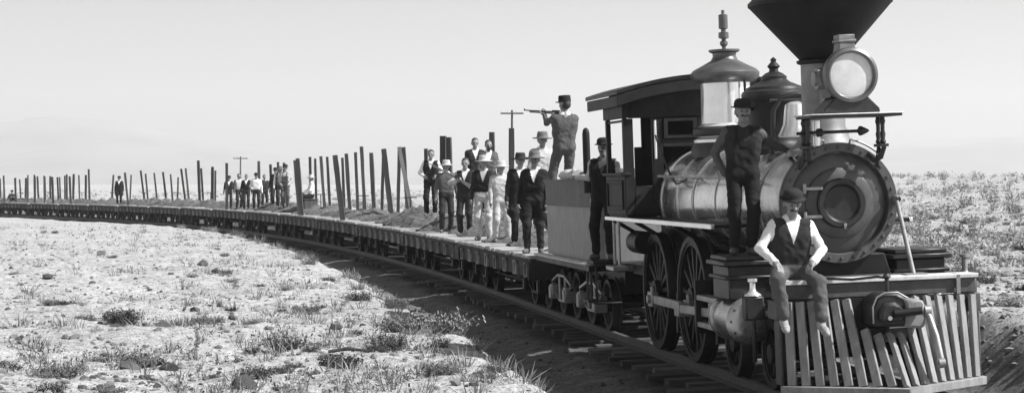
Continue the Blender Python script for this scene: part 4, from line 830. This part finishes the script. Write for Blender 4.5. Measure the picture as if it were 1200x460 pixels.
# man standing on the steam chest, hand on the smokebox
L1 = loco(2.82, -.93, 1.388); y1 = rad(2); hp = loco(2.62, -.20, 2.50)
person('man in derby hat and dark overalls standing beside the smokebox with his hand on it', L1, y1, 1.58, .0075, ('derby', 'dark_felt'), dict(torso='dark_cloth', sleeve='mid_cloth', leg='black_cloth', shirt='pale_cloth'),
       dict(lean=-.01, hyaw=.08, lhand=inv(hp, L1, y1) + Vector((-.06, .0, .045)), lelbow=(-.2, .6, -.6), lpoint=(.8, .1, -.25), lpalm=(0, 0, -1), lcurl=.35, lthumb=(0, -1, .2), rhand=(-.20, .08, .93), relbow=(-1, .4, 0), rpoint=(.7, .4, -.4), lfoot=(.10, -.02, .085), rfoot=(-.09, .05, .085)), 'overalls', face='m')
# man in the gangway, arm along the tender rim
L2 = on_track(4.75, -.93, 1.06); hp = on_track(5.25, -1.2, 2.27)
person('man in dark hat standing between cab and tender with one arm on the tender', L2, rad(-18), 1.66, .012, ('derby', 'dark_felt'), dict(torso='black_cloth', sleeve='pale_cloth', leg='black_cloth', shirt='mid_cloth'),
       dict(hyaw=-.15, rhand=inv(hp, L2, rad(-18)), relbow=(-.2, .6, -.7), rpalm=(0, 0, -1), lhand=(.26, -.12, .86)), 'vest', face='m')
g = MB(); g.span((-.25, -.2, -.06), (.25, .2, -.005)); g.cyl((.2, -.15, -.6), (.2, -.15, -.06), .018, n=8); g.cyl((-.2, -.15, -.6), (-.2, -.15, -.06), .018, n=8); g.span((-.25, -.2, -.62), (.25, .2, -.6)); g.span((-.3, .15, -.18), (.3, .95, -.06)); o = g.build('gangway_step', 'black_paint', None, .008); o.matrix_world = track_matrix(4.75) @ Matrix.Translation((0, -.93, 1.06)); tag(o, 'black iron step plate under the man between cab and tender', 'step')
# rifleman on the tender
L3 = on_track(9.05, -.70, 1.80); yr = rad(-138)
_, hn = person('man in a kepi standing on the tender aiming a rifle to the left', L3, yr, 1.70, .012, ('kepi', 'black_cloth'), dict(torso='mid_cloth', sleeve='mid_cloth', leg='mid_cloth'),
       dict(lean=-.04, twist=-.5, hyaw=.5, hpitch=.06, rhand=(-.10, -.24, 1.46), relbow=(-1, .1, -.1), lhand=(-.04, -.52, 1.47), lelbow=(.3, -.1, -1), rpalm=(1, 0, 0), lpalm=(0, 0, 1), lcurl=1.0, rcurl=1.2, lfoot=(.10, -.12, .085), rfoot=(-.12, .1, .085)), 'plain', face='')
def rifle(name_label, m):
    R = empty('rifle'); R.matrix_world = m; tag(R, name_label, 'rifle')
    b = MB(); b.cyl((0, -.05, 0), (0, -.80, .012), .014, .010, 10); b.cyl((0, -.08, -.026), (0, -.66, -.014), .011, n=8); b.box((0, -.79, .028), (.006, .02, .022)); b.build('barrel', 'gun_metal', R)
    b = MB(); b.prism([(.05, .02), (.10, -.02), (.36, -.015), (.38, -.13), (.36, -.135), (.12, -.075), (-.06, -.04), (-.06, .022)], -.018, .018, 0); b.build('stock', 'gun_wood', R, .005)
    b = MB(); b.span((-.02, -.10, -.045), (.02, .06, .03)); b.tube([(0, -.02, -.045), (0, .0, -.09), (0, .05, -.09), (0, .08, -.05)], .007, 6); b.build('receiver', 'gun_metal', R, .004)
rifle('rifle held level by the man in a kepi on the tender', Matrix.Translation(L3) @ Matrix.Rotation(yr, 4, 'Z') @ Matrix.Translation((-.06, -.24, 1.50)) @ Matrix.Rotation(-.05, 4, 'X'))
# the crowd on the first cars
G = 'men standing on the flat cars'
def crowd(label, s, v, H, yaw, z=0.0, **kw):
    L = on_track(s, v, DECK + z); return L, person(label, L, rad(yaw), H, group=G, **kw)
crowd('man in pale slouch hat behind the crowd, beside the rear of the tender', 12.0, -.58, 1.66, 20, .36, hat=('wide', 'mid_felt'), cl=dict(torso='pale_cloth', sleeve='pale_cloth'), pose=dict(hyaw=-.2))
crowd('man in dark coat and wide hat nearest the tender on the flat car', 10.7, -.95, 1.67, -8, hat=('wide', 'mid_felt'), cl=dict(torso='black_cloth', sleeve='black_cloth', leg='dark_cloth'), style='coat', face='m', pose=dict(lhand=(.24, -.1, .86), rfoot=(-.12, -.06, .085)))
crowd('man in dark coat and dark slouch hat, left of the man nearest the tender', 14.4, -.6, 1.68, 5, hat=('wide', 'dark_felt'), cl=dict(torso='black_cloth', sleeve='dark_cloth', leg='black_cloth'), style='coat', pose=dict(hyaw=.15))
crowd('man in pale shirt and pale trousers with one hand on his hip', 16.7, -.62, 1.56, 12, hat=('wide', 'pale_felt'), cl=dict(torso='pale_cloth', sleeve='pale_cloth', leg='pale_cloth'), pose=dict(lhand=(.17, -.02, 1.0), lelbow=(1, .3, 0), rhand=(-.25, -.12, .86), lfoot=(.16, -.06, .085)))
crowd('man in pale overalls and wide pale hat with a dark jacket over his arm', 18.35, -.72, 1.69, -6, hat=('wide', 'pale_felt'), cl=dict(torso='black_cloth', sleeve='dark_cloth', leg='pale_cloth', shirt='pale_cloth'), style='vest', pose=dict(lhand=(.2, -.16, .98), rhand=(-.26, -.05, .84), lfoot=(.13, -.1, .085)))
La, (ra, ha) = crowd('bareheaded man in dark shirt holding a rifle slanted over his shoulder', 22.0, -.58, 1.70, -10, hat=None, cl=dict(torso='dark_cloth', sleeve='pale_cloth', leg='dark_cloth'), style='vest', pose=dict(rhand=(-.14, -.26, 1.24), relbow=(-1, .2, -.6), rpalm=(0, .4, 1), rcurl=1.2, lhand=(.26, -.08, .84)))
rifle('rifle slanted over the shoulder of the bareheaded man', Matrix.Translation(La) @ Matrix.Rotation(rad(-10), 4, 'Z') @ Matrix.Translation((-.10, -.24, 1.30)) @ Matrix.Rotation(rad(-62), 4, 'Z') @ Matrix.Rotation(rad(-24), 4, 'X'))
crowd('man in wide pale hat and dark clothes at the left of the near crowd', 24.8, -.62, 1.66, 8, hat=('wide', 'pale_felt'), cl=dict(torso='mid_cloth', sleeve='mid_cloth', leg='dark_cloth'), style='plain', pose=dict(hyaw=-.3))
crowd('bareheaded man in white sleeves and dark vest standing on an earth heap', 31.2, -.05, 1.74, -5, .28, hat=None, cl=dict(torso='black_cloth', sleeve='white_cloth', leg='black_cloth'), style='vest', pose=dict(rhand=(-.16, -.2, 1.05), lhand=(.18, -.2, 1.05)))
crowd('bareheaded man, left of the two standing high at the back of the crowd', 26.4, .35, 1.72, 10, .50, hat=None, cl=dict(torso='dark_cloth', sleeve='dark_cloth'), style='vest')
crowd('bareheaded man, right of the two standing high at the back of the crowd', 25.0, .45, 1.68, 14, .46, hat=None, cl=dict(torso='mid_cloth', sleeve='mid_cloth'), style='vest', face='b')
# the middle group
crowd('man in dark hat and dark vest at the left of the five standing men', 74.4, -.75, 1.52, 5, res=.02, hat=('derby', 'dark_felt'), cl=dict(sleeve='dark_cloth', torso='black_cloth'), style='vest')
crowd('bareheaded man in pale shirt, second from the left of the five', 72.0, -.68, 1.60, 30, res=.02, hat=None, cl=dict(torso='pale_cloth', sleeve='mid_cloth'), style='plain')
crowd('bareheaded man in open dark jacket, middle of the five standing men', 69.8, -.7, 1.56, 0, res=.02, hat=None, cl=dict(torso='black_cloth', sleeve='dark_cloth'), style='vest')
crowd('man in bright white shirt and dark trousers among the five standing men', 67.95, -.55, 1.60, 4, res=.02, hat=('derby', 'dark_felt'), cl=dict(torso='white_cloth', sleeve='white_cloth', leg='dark_cloth'), style='plain', pose=dict(rhand=(-.17, -.15, 1.0)))
crowd('man in dark clothes half hidden behind the man in the white shirt', 70.8, .3, 1.54, 20, res=.02, hat=None, cl=dict(torso='dark_cloth'))
crowd('man in dark clothes at the back of the three men in hats', 65.2, -.15, 1.66, 0, .14, res=.02, hat=('derby', 'dark_felt'), cl=dict(torso='black_cloth'))
crowd('man in pale shirt and dark vest, middle of the three men in hats', 63.4, -.25, 1.68, 6, .15, res=.02, hat=('wide', 'mid_felt'), cl=dict(torso='mid_cloth', sleeve='white_cloth'), style='vest')
crowd('man in overalls and dark hat at the right of the three men in hats', 61.75, -.3, 1.74, -4, .16, res=.02, hat=('derby', 'dark_felt'), cl=dict(torso='pale_cloth', sleeve='pale_cloth', leg='mid_cloth'), style='overalls', pose=dict(lhand=(.16, -.1, .95), rhand=(-.16, -.1, .95)))
Ls = on_track(58.9, .25, DECK); g = MB(); g.box((0, 0, .26), (.55, .42, .50)); g.box((0, 0, .53), (.62, .48, .04)); o = g.build('timber_block', 'stake_wood', None, .01); o.location = Ls; o.rotation_euler = (0, 0, .3); tag(o, 'dark timber block under the seated man on the flat car', 'timber block')
person('man in white shirt and pale hat sitting sideways on the flat car', Ls + Vector((.05, 0, .56)), rad(-75), 1.68, .02, ('wide', 'pale_felt'), dict(torso='white_cloth', sleeve='white_cloth', leg='black_cloth'), dict(pelvis=(0, 0, .11), hyaw=.5, lfoot=(.12, -.46, -.36), rfoot=(-.12, -.42, -.36), lknee=(.2, -1, .6), rknee=(-.2, -1, .6), lhand=(.15, -.3, .22), rhand=(-.15, -.3, .22)), 'plain', group=G)
crowd('lone man in dark clothes standing on a far flat car', 108.4, -.6, 1.74, 0, res=.022, hat=('derby', 'dark_felt'), cl=dict(torso='black_cloth', sleeve='black_cloth', leg='black_cloth'), style='coat')
Lc = on_track(142.8, -.6, DECK); person('dark figure sitting among the stakes on the farthest flat car', Lc + Vector((0, 0, .02)), rad(20), 1.7, .022, ('derby', 'dark_felt'), dict(torso='black_cloth', sleeve='black_cloth', leg='black_cloth'), dict(pelvis=(0, 0, .11), lfoot=(.15, -.5, .08), rfoot=(-.15, -.45, .08), lknee=(.2, -.5, 1), rknee=(-.2, -.5, 1), lhand=(.15, -.3, .4), rhand=(-.15, -.3, .4)), 'plain', group=G)
# ------------------------------------------------------------------ telegraph pole, brush, stones
def telegraph(x, y, h, label):
    R = empty('telegraph_pole', (x, y, hz(x, y) - .1)); tag(R, label, 'telegraph pole', 'telegraph poles along the line')
    b = MB(); b.cyl((0, 0, 0), (0, 0, h), .14, .085, 10); b.build('pole', 'pole_wood', R)
    b = MB(); b.span((-.9, -.15, h - .32), (.9, -.05, h - .20)); cr = b.build('crossarm', 'pole_wood', R)
    for q in (-.8, -.35, .35, .8): b = MB(); b.lathe([(.02, h - .2), (.02, h - .13), (.045, h - .13), (.05, h - .08), (.03, h - .03), (0, h - .02)], (q, -.1, 0), (0, 0, 1), 8); b.build('insulator', 'bright_metal', cr)
telegraph(0.0, 160, 7.4, 'telegraph pole with a crossarm rising behind the crowd on the cars')
telegraph(-34.2, 258, 5.3, 'small far telegraph pole with a crossarm behind the five standing men')

def blade_mesh(name, seed, n, h, spread, wd, mat, lean=.6, leaf=0, leafmat='sage', seg=3):
    """a clump of thin curved stems, with small leaves along them"""
    r = random.Random(seed); V = []; F = []; MI = []
    def quad(p, q, rr, s_): n0 = len(V); V.extend([p, q, rr, s_]); F.append((n0, n0 + 1, n0 + 2, n0 + 3))
    for i in range(n):
        a = r.uniform(0, 2 * PI); ro = spread * .25 * math.sqrt(r.random()); p = Vector((ro * math.cos(a), ro * math.sin(a), -.02)); el = r.uniform(.25, 1.0); d = Vector((math.cos(a) * lean * (1.2 - el), math.sin(a) * lean * (1.2 - el), .5 + .5 * el)).normalized(); L = h * r.uniform(.55, 1.1); sx = Vector((-math.sin(a + r.uniform(-1, 1)), math.cos(a), r.uniform(-.3, .3))).normalized()
        for k in range(seg):
            q = p + d * L / seg; w0 = wd * (1 - k / seg) + .002; w1 = wd * (1 - (k + 1) / seg) + .001; quad(p - sx * w0, p + sx * w0, q + sx * w1, q - sx * w1); MI.append(0)
            for _ in range(leaf if k > 0 or r.random() < .4 else 0):
                c = p.lerp(q, r.random()) + Vector([r.gauss(0, .035 * h / .4) for _ in range(3)]); u1 = Vector([r.gauss(0, 1) for _ in range(3)]).normalized(); u2 = u1.orthogonal().normalized(); s_ = r.uniform(.014, .03) * h / .4; quad(c - u1 * s_ - u2 * s_ * .5, c + u1 * s_ - u2 * s_ * .5, c + u1 * s_ + u2 * s_ * .5, c - u1 * s_ + u2 * s_ * .5); MI.append(1)
            p = q; d = (d + Vector((r.gauss(0, .22), r.gauss(0, .22), -.10))).normalized()
    return np_mesh(name, V, F, [mat, leafmat], MI, False)
SAGE = [blade_mesh('sagebrush', 100 + k, 70, .30, .5, .0045, 'twig', 1.1, 7, 'sage') for k in range(6)]
GRAY = [blade_mesh('sagebrush', 140 + k, 60, .32, .5, .005, 'dry_grass', 1.0, 6, 'dry_grass') for k in range(3)]
TUFT = [blade_mesh('grass_tuft', 200 + k, 70, .30, .35, .005, 'dry_grass', .9, 0) for k in range(5)]
def plant(kind, x, y, k, label, group, cat, kz=None, z=None):
    o = link(kind, rnd.choice({'sagebrush': SAGE, 'grey_sagebrush': GRAY, 'grass_tuft': TUFT}[kind])); o.location = (x, y, (hz(x, y) if z is None else z) - .01); o.rotation_euler = (0, 0, rnd.uniform(0, 6.28)); o.scale = (k, k, kz or k * rnd.uniform(.7, 1.0)); tag(o, label, cat, group); return o
def spot(px, py, zz=.27):                        # rough ground position of a spot noted on the photograph
    Y = 2400 * (2.1 - zz) / (py - 215); return ((px - 600) * Y / 2400, Y)
PL = [(145, 378, 1.5, 'wide dark sagebrush left of the row of bushes on the near bank'), (246, 385, 1.25, 'round dark sagebrush on the open middle of the near bank'), (332, 408, 1.35, 'dark sagebrush beside the fallen stick on the near bank'), (160, 425, 1.3, 'sagebrush behind the dark rocks low on the near bank'), (360, 362, 1.1, 'round dark sagebrush below the flat cars on the near bank'), (470, 394, 1.45, 'largest dark sagebrush spreading near the edge of the bank'), (420, 352, 1.3, 'sagebrush strip at the bank edge under the first cars'), (440, 318, 1.3, 'pale feathery bush on the bank edge below the second car'), (400, 425, 1.2, 'sagebrush in the low middle of the near bank'), (300, 440, 1.0, 'sagebrush at the bottom edge of the picture'), (505, 425, .8, 'bush near the tip of the bank beside the dark ditch'), (455, 410, 1.2, 'low sagebrush below the largest bush on the bank'), (70, 445, 1.2, 'sagebrush in the bottom left corner of the picture'), (520, 440, 1.0, 'low bush near the bottom of the bank by the ditch')]
for px, py, k, lb in PL:
    x, y = spot(px, py); k *= .62; plant('grey_sagebrush' if 'pale' in lb else 'sagebrush', x, y, k, lb, 'bushes on the near bank', 'bush')
    for q in range(2): plant('sagebrush', x + rnd.uniform(-.55, .55), y + rnd.uniform(-.3, .5), k * rnd.uniform(.4, .7), 'small side bush beside a larger sagebrush on the near bank', 'small bushes on the near bank', 'bush')
r2 = random.Random(31); XY = []
while len(XY) < 300:
    y = 11.5 * math.exp(r2.random() * 2.1); x = r2.uniform(-.27, .06) * y; XY.append((x, y))
Hh, S_, D_, TL_, TR_ = height(np.array([p[0] for p in XY]), np.array([p[1] for p in XY])); c = 0
cl_ = fbm(np.array([p[0] for p in XY]) * .5, np.array([p[1] for p in XY]) * .5, 17, 2)
for i, (x, y) in enumerate(XY):
    if TL_[i] < .8 or D_[i] > 0 or cl_[i] < -.18: continue
    c += 1; kd = 'sagebrush' if c % 5 < 2 else ('grey_sagebrush' if c % 5 == 2 else 'grass_tuft')
    plant(kd, x, y, r2.uniform(.18, .48), 'small dry tuft scattered on the pale near bank' if kd == 'grass_tuft' else 'small low bush scattered on the pale near bank', 'dry tufts scattered on the near bank' if kd == 'grass_tuft' else 'low bushes scattered on the near bank', 'grass tuft' if kd == 'grass_tuft' else 'bush', z=Hh[i])
for q in range(26):                              # weeds along the lip of the bank
    s = r2.uniform(-1, 70); p = on_track(s, -3.75 + r2.uniform(-.3, .25), 0); plant(r2.choice(('grass_tuft', 'grey_sagebrush', 'grass_tuft')), p.x, p.y, r2.uniform(.6, 1.25), 'pale weed growing along the lip of the bank above the ditch', 'weeds on the lip of the bank', 'weed')
# brush on the rise to the right, beyond the locomotive
XY = []
while len(XY) < 110:
    y = 27 * math.exp(r2.random() * 1.3); x = r2.uniform(.165, .285) * y; XY.append((x, y))
Hh, S_, D_, TL_, TR_ = height(np.array([p[0] for p in XY]), np.array([p[1] for p in XY]))
for i, (x, y) in enumerate(XY):
    if D_[i] < 4: continue
    plant(('grey_sagebrush', 'grey_sagebrush', 'grass_tuft', 'sagebrush')[i % 4], x, y, r2.uniform(.4, 1.0), 'sagebrush on the rising ground to the right of the locomotive', 'sagebrush right of the locomotive', 'bush', z=Hh[i])
def scatter(name, label, meshes, pts, kr, cat):   # many small ones joined into one object
    V = []; F = []; MI = []; n = 0
    for (x, y, z) in pts:
        vv, ff, mm = r2.choice(meshes); a = r2.uniform(0, 6.28); k = r2.uniform(*kr); kz = k * r2.uniform(.7, 1.1); c_, s_ = math.cos(a) * k, math.sin(a) * k
        V.append(np.stack([vv[:, 0] * c_ - vv[:, 1] * s_ + x, vv[:, 0] * s_ + vv[:, 1] * c_ + y, vv[:, 2] * kz + z], 1)); F.append(ff + n); MI.append(mm); n += len(vv)
    return V, F, MI
def arr(me):
    v = np.empty(len(me.vertices) * 3, np.float32); me.vertices.foreach_get('co', v); f = np.empty(len(me.loops), np.int32); me.loops.foreach_get('vertex_index', f); mi = np.empty(len(me.polygons), np.int32); me.polygons.foreach_get('material_index', mi); return v.reshape(-1, 3), f.reshape(len(mi), -1), mi
gmat('far_sage', .2, .9, 0, .4, .6)
LOW = [arr(blade_mesh('low', 300 + k, 12, .42, .5, .012, 'twig', 1.0, 5, 'sage', 2)) for k in range(4)]
pts = []
for q in range(4000):
    y = 38 * math.exp(r2.random() * 2.7); x = r2.uniform(-.45, .55) * y; pts.append((x, y))
Hh, S_, D_, TL_, TR_ = height(np.array([p[0] for p in pts]), np.array([p[1] for p in pts])); pts = [(p[0], p[1], h_) for p, h_, d_, t_ in zip(pts, Hh, D_, TL_) if d_ > 5]
V, F, MI = scatter('far_brush', '', LOW, pts, (.5, 1.6), '')
o = link('distant_brush', np_mesh('distant_brush', np.concatenate(V), np.concatenate(F), ['dry_grass', 'far_sage'], np.concatenate(MI), False)); tag(o, 'sparse sagebrush covering the distant plain', 'brush', kind='stuff')
GT = [arr(blade_mesh('low', 330 + k, 16, .22, .3, .006, 'dry_grass', 1.0, 0, 'dry_grass', 2)) for k in range(4)] + [arr(blade_mesh('low', 340 + k, 12, .2, .3, .006, 'twig', 1.1, 3, 'sage', 2)) for k in range(2)]
pts = []
for q in range(1700):
    y = 11.5 * math.exp(r2.random() * 2.1); x = r2.uniform(-.28, .08) * y; pts.append((x, y))
Hh, S_, D_, TL_, TR_ = height(np.array([p[0] for p in pts]), np.array([p[1] for p in pts])); cl_ = fbm(np.array([p[0] for p in pts]) * .6, np.array([p[1] for p in pts]) * .6, 27, 2)
pts = [(p[0], p[1], Hh[i]) for i, p in enumerate(pts) if D_[i] < 0 and TL_[i] > .7 and (cl_[i] > .05 or D_[i] > -7)]
V, F, MI = scatter('dry_grass', '', GT, pts, (.5, 1.3), '')
o = link('dry_grass', np_mesh('dry_grass', np.concatenate(V), np.concatenate(F), ['dry_grass', 'sage'], np.concatenate(MI), False)); tag(o, 'thin dry grass and twigs sprinkled over the near bank', 'grass', kind='stuff')
# stones and clods
def rock_mesh(seed, sub=2, jit=.12):
    r = random.Random(seed); bm = bmesh.new(); bmesh.ops.create_icosphere(bm, subdivisions=sub, radius=1); ph = [r.uniform(0, 6) for _ in range(6)]
    for v in bm.verts:
        p = v.co; f = 1 + .22 * math.sin(2.1 * p.x + ph[0]) * math.sin(2.3 * p.y + ph[1]) + .16 * math.sin(4.2 * p.z + ph[2] + p.x * 2) + r.uniform(-jit, jit); v.co = Vector((p.x * f * 1.15, p.y * f * .9, p.z * f * .72))
    me = bpy.data.meshes.new('rock'); bm.to_mesh(me); bm.free(); me.materials.append(M['rock']); return me
RK = [rock_mesh(k, 1, .2) for k in range(5)]
for px, py, k, lb in [(198, 430, .10, 'dark angular rock low on the near bank, right of two flat rocks'), (152, 430, .12, 'flat dark rock low on the near bank, left of the angular rock'), (228, 364, .09, 'dark rock above the round sagebrush on the near bank'), (285, 452, .12, 'rock at the bottom edge of the picture on the near bank'), (272, 377, .07, 'small dark rock right of the round sagebrush'), (238, 313, .14, 'dark rock high on the near bank'), (254, 321, .12, 'dark rock below another high on the near bank'), (190, 387, .11, 'long dark rock left of the round sagebrush'), (395, 392, .08, 'dark stone near the middle of the bank'), (118, 300, .12, 'dark rock high on the left of the near bank'), (56, 330, .1, 'dark rock at the far left of the near bank')]:
    x, y = spot(px, py); o = link('rock', rnd.choice(RK)); o.location = (x, y, hz(x, y) + k * .3); o.scale = (k, k, k * .8); o.rotation_euler = (rnd.uniform(-.4, .4), rnd.uniform(-.4, .4), rnd.uniform(0, 6)); tag(o, lb, 'rock', 'rocks on the near bank')
g = MB(); x, y = spot(385, 412); x2, y2 = spot(430, 413); g.tube([(x, y, hz(x, y) + .03), ((x + x2) / 2, (y + y2) / 2 + .02, hz((x + x2) / 2, (y + y2) / 2) + .06), (x2, y2, hz(x2, y2) + .035)], [.018, .022, .012], 8); o = g.build('fallen_stick', 'stake_wood'); tag(o, 'dark fallen stick lying on the near bank between bushes', 'stick')
CL = []
for k in range(6):
    v, f, mi = arr(rock_mesh(50 + k, 0 if k < 4 else 1, .28)); CL.append((v, f, mi))
def clods(n, xr, yr, kr, test, name, label, mat):
    pts = []
    for q in range(n):
        y = yr[0] * math.exp(r2.random() * math.log(yr[1] / yr[0])); x = r2.uniform(*xr) * y; pts.append((x, y))
    Hh, S_, D_, TL_, TR_ = height(np.array([p[0] for p in pts]), np.array([p[1] for p in pts])); pts = [(p[0], p[1], Hh[i]) for i, p in enumerate(pts) if test(D_[i], TL_[i], TR_[i])]
    V = []; F = []; n_ = 0
    for (x, y, z) in pts:
        vv, ff, mm = r2.choice(CL); a = r2.uniform(0, 6.28); k = kr[0] * (kr[1] / kr[0]) ** (r2.random() ** 2.2); c_, s_ = math.cos(a) * k, math.sin(a) * k
        V.append(np.stack([vv[:, 0] * c_ - vv[:, 1] * s_ + x, vv[:, 0] * s_ + vv[:, 1] * c_ + y, vv[:, 2] * k * .9 + z + k * .2], 1)); F.append(ff + n_); n_ += len(vv)
    o = link(name, np_mesh(name, np.concatenate(V), np.concatenate(F), [mat], None, False)); tag(o, label, 'stones', kind='stuff')
gmat('clod', .16, .95, 0, .75, 1.3, 0, detail=2)
clods(15000, (-.28, .08), (11.5, 110), (.008, .05), lambda d, a, b: d < 0 and a > .55, 'loose_clods', 'small clods and pebbles strewn over the pale near bank', 'clod')
clods(9000, (.14, .30), (19, 130), (.012, .09), lambda d, a, b: d > 2.2 and b > .4, 'bank_rubble', 'clods and rubble strewn over the ground right of the locomotive', 'clod')
clods(4000, (-.1, .26), (16, 60), (.008, .035), lambda d, a, b: a < .5 and b < .5, 'track_gravel', 'fine gravel and cinders along the track bed', 'rock')
for q, (u, v, k) in enumerate([(2.4, 3.0, .16), (2.2, 3.25, .11), (2.0, 3.1, .13), (1.6, 3.3, .18), (1.3, 3.2, .12), (2.9, 3.05, .10), (.8, 3.35, .15)]):
    p = loco(u, v, 0); o = link('rock', RK[q % 5]); o.location = (p.x, p.y, hz(p.x, p.y) + k * .25); o.scale = (k, k * .8, k * .7); o.rotation_euler = (.2, .3, q); tag(o, 'clod in the row along the lip of the cutting right of the locomotive', 'rock', 'clods on the lip of the cutting')

# ------------------------------------------------------------------ haze over the plain
b = MB(); b.span((-7400, -1500, -45), (7400, 7600, 330)); me = b.mesh('haze'); hm = bpy.data.materials.new('haze'); hm.use_nodes = True; t = hm.node_tree; t.nodes.clear()
pv = t.nodes.new('ShaderNodeVolumePrincipled'); pv.inputs['Color'].default_value = (.95, .95, .95, 1); pv.inputs['Density'].default_value = 0.00022; pv.inputs['Anisotropy'].default_value = 0.25
mo = t.nodes.new('ShaderNodeOutputMaterial'); t.links.new(pv.outputs[0], mo.inputs['Volume']); me.materials.append(hm); tag(link('haze', me), 'pale dusty haze over the desert plain', kind='stuff')
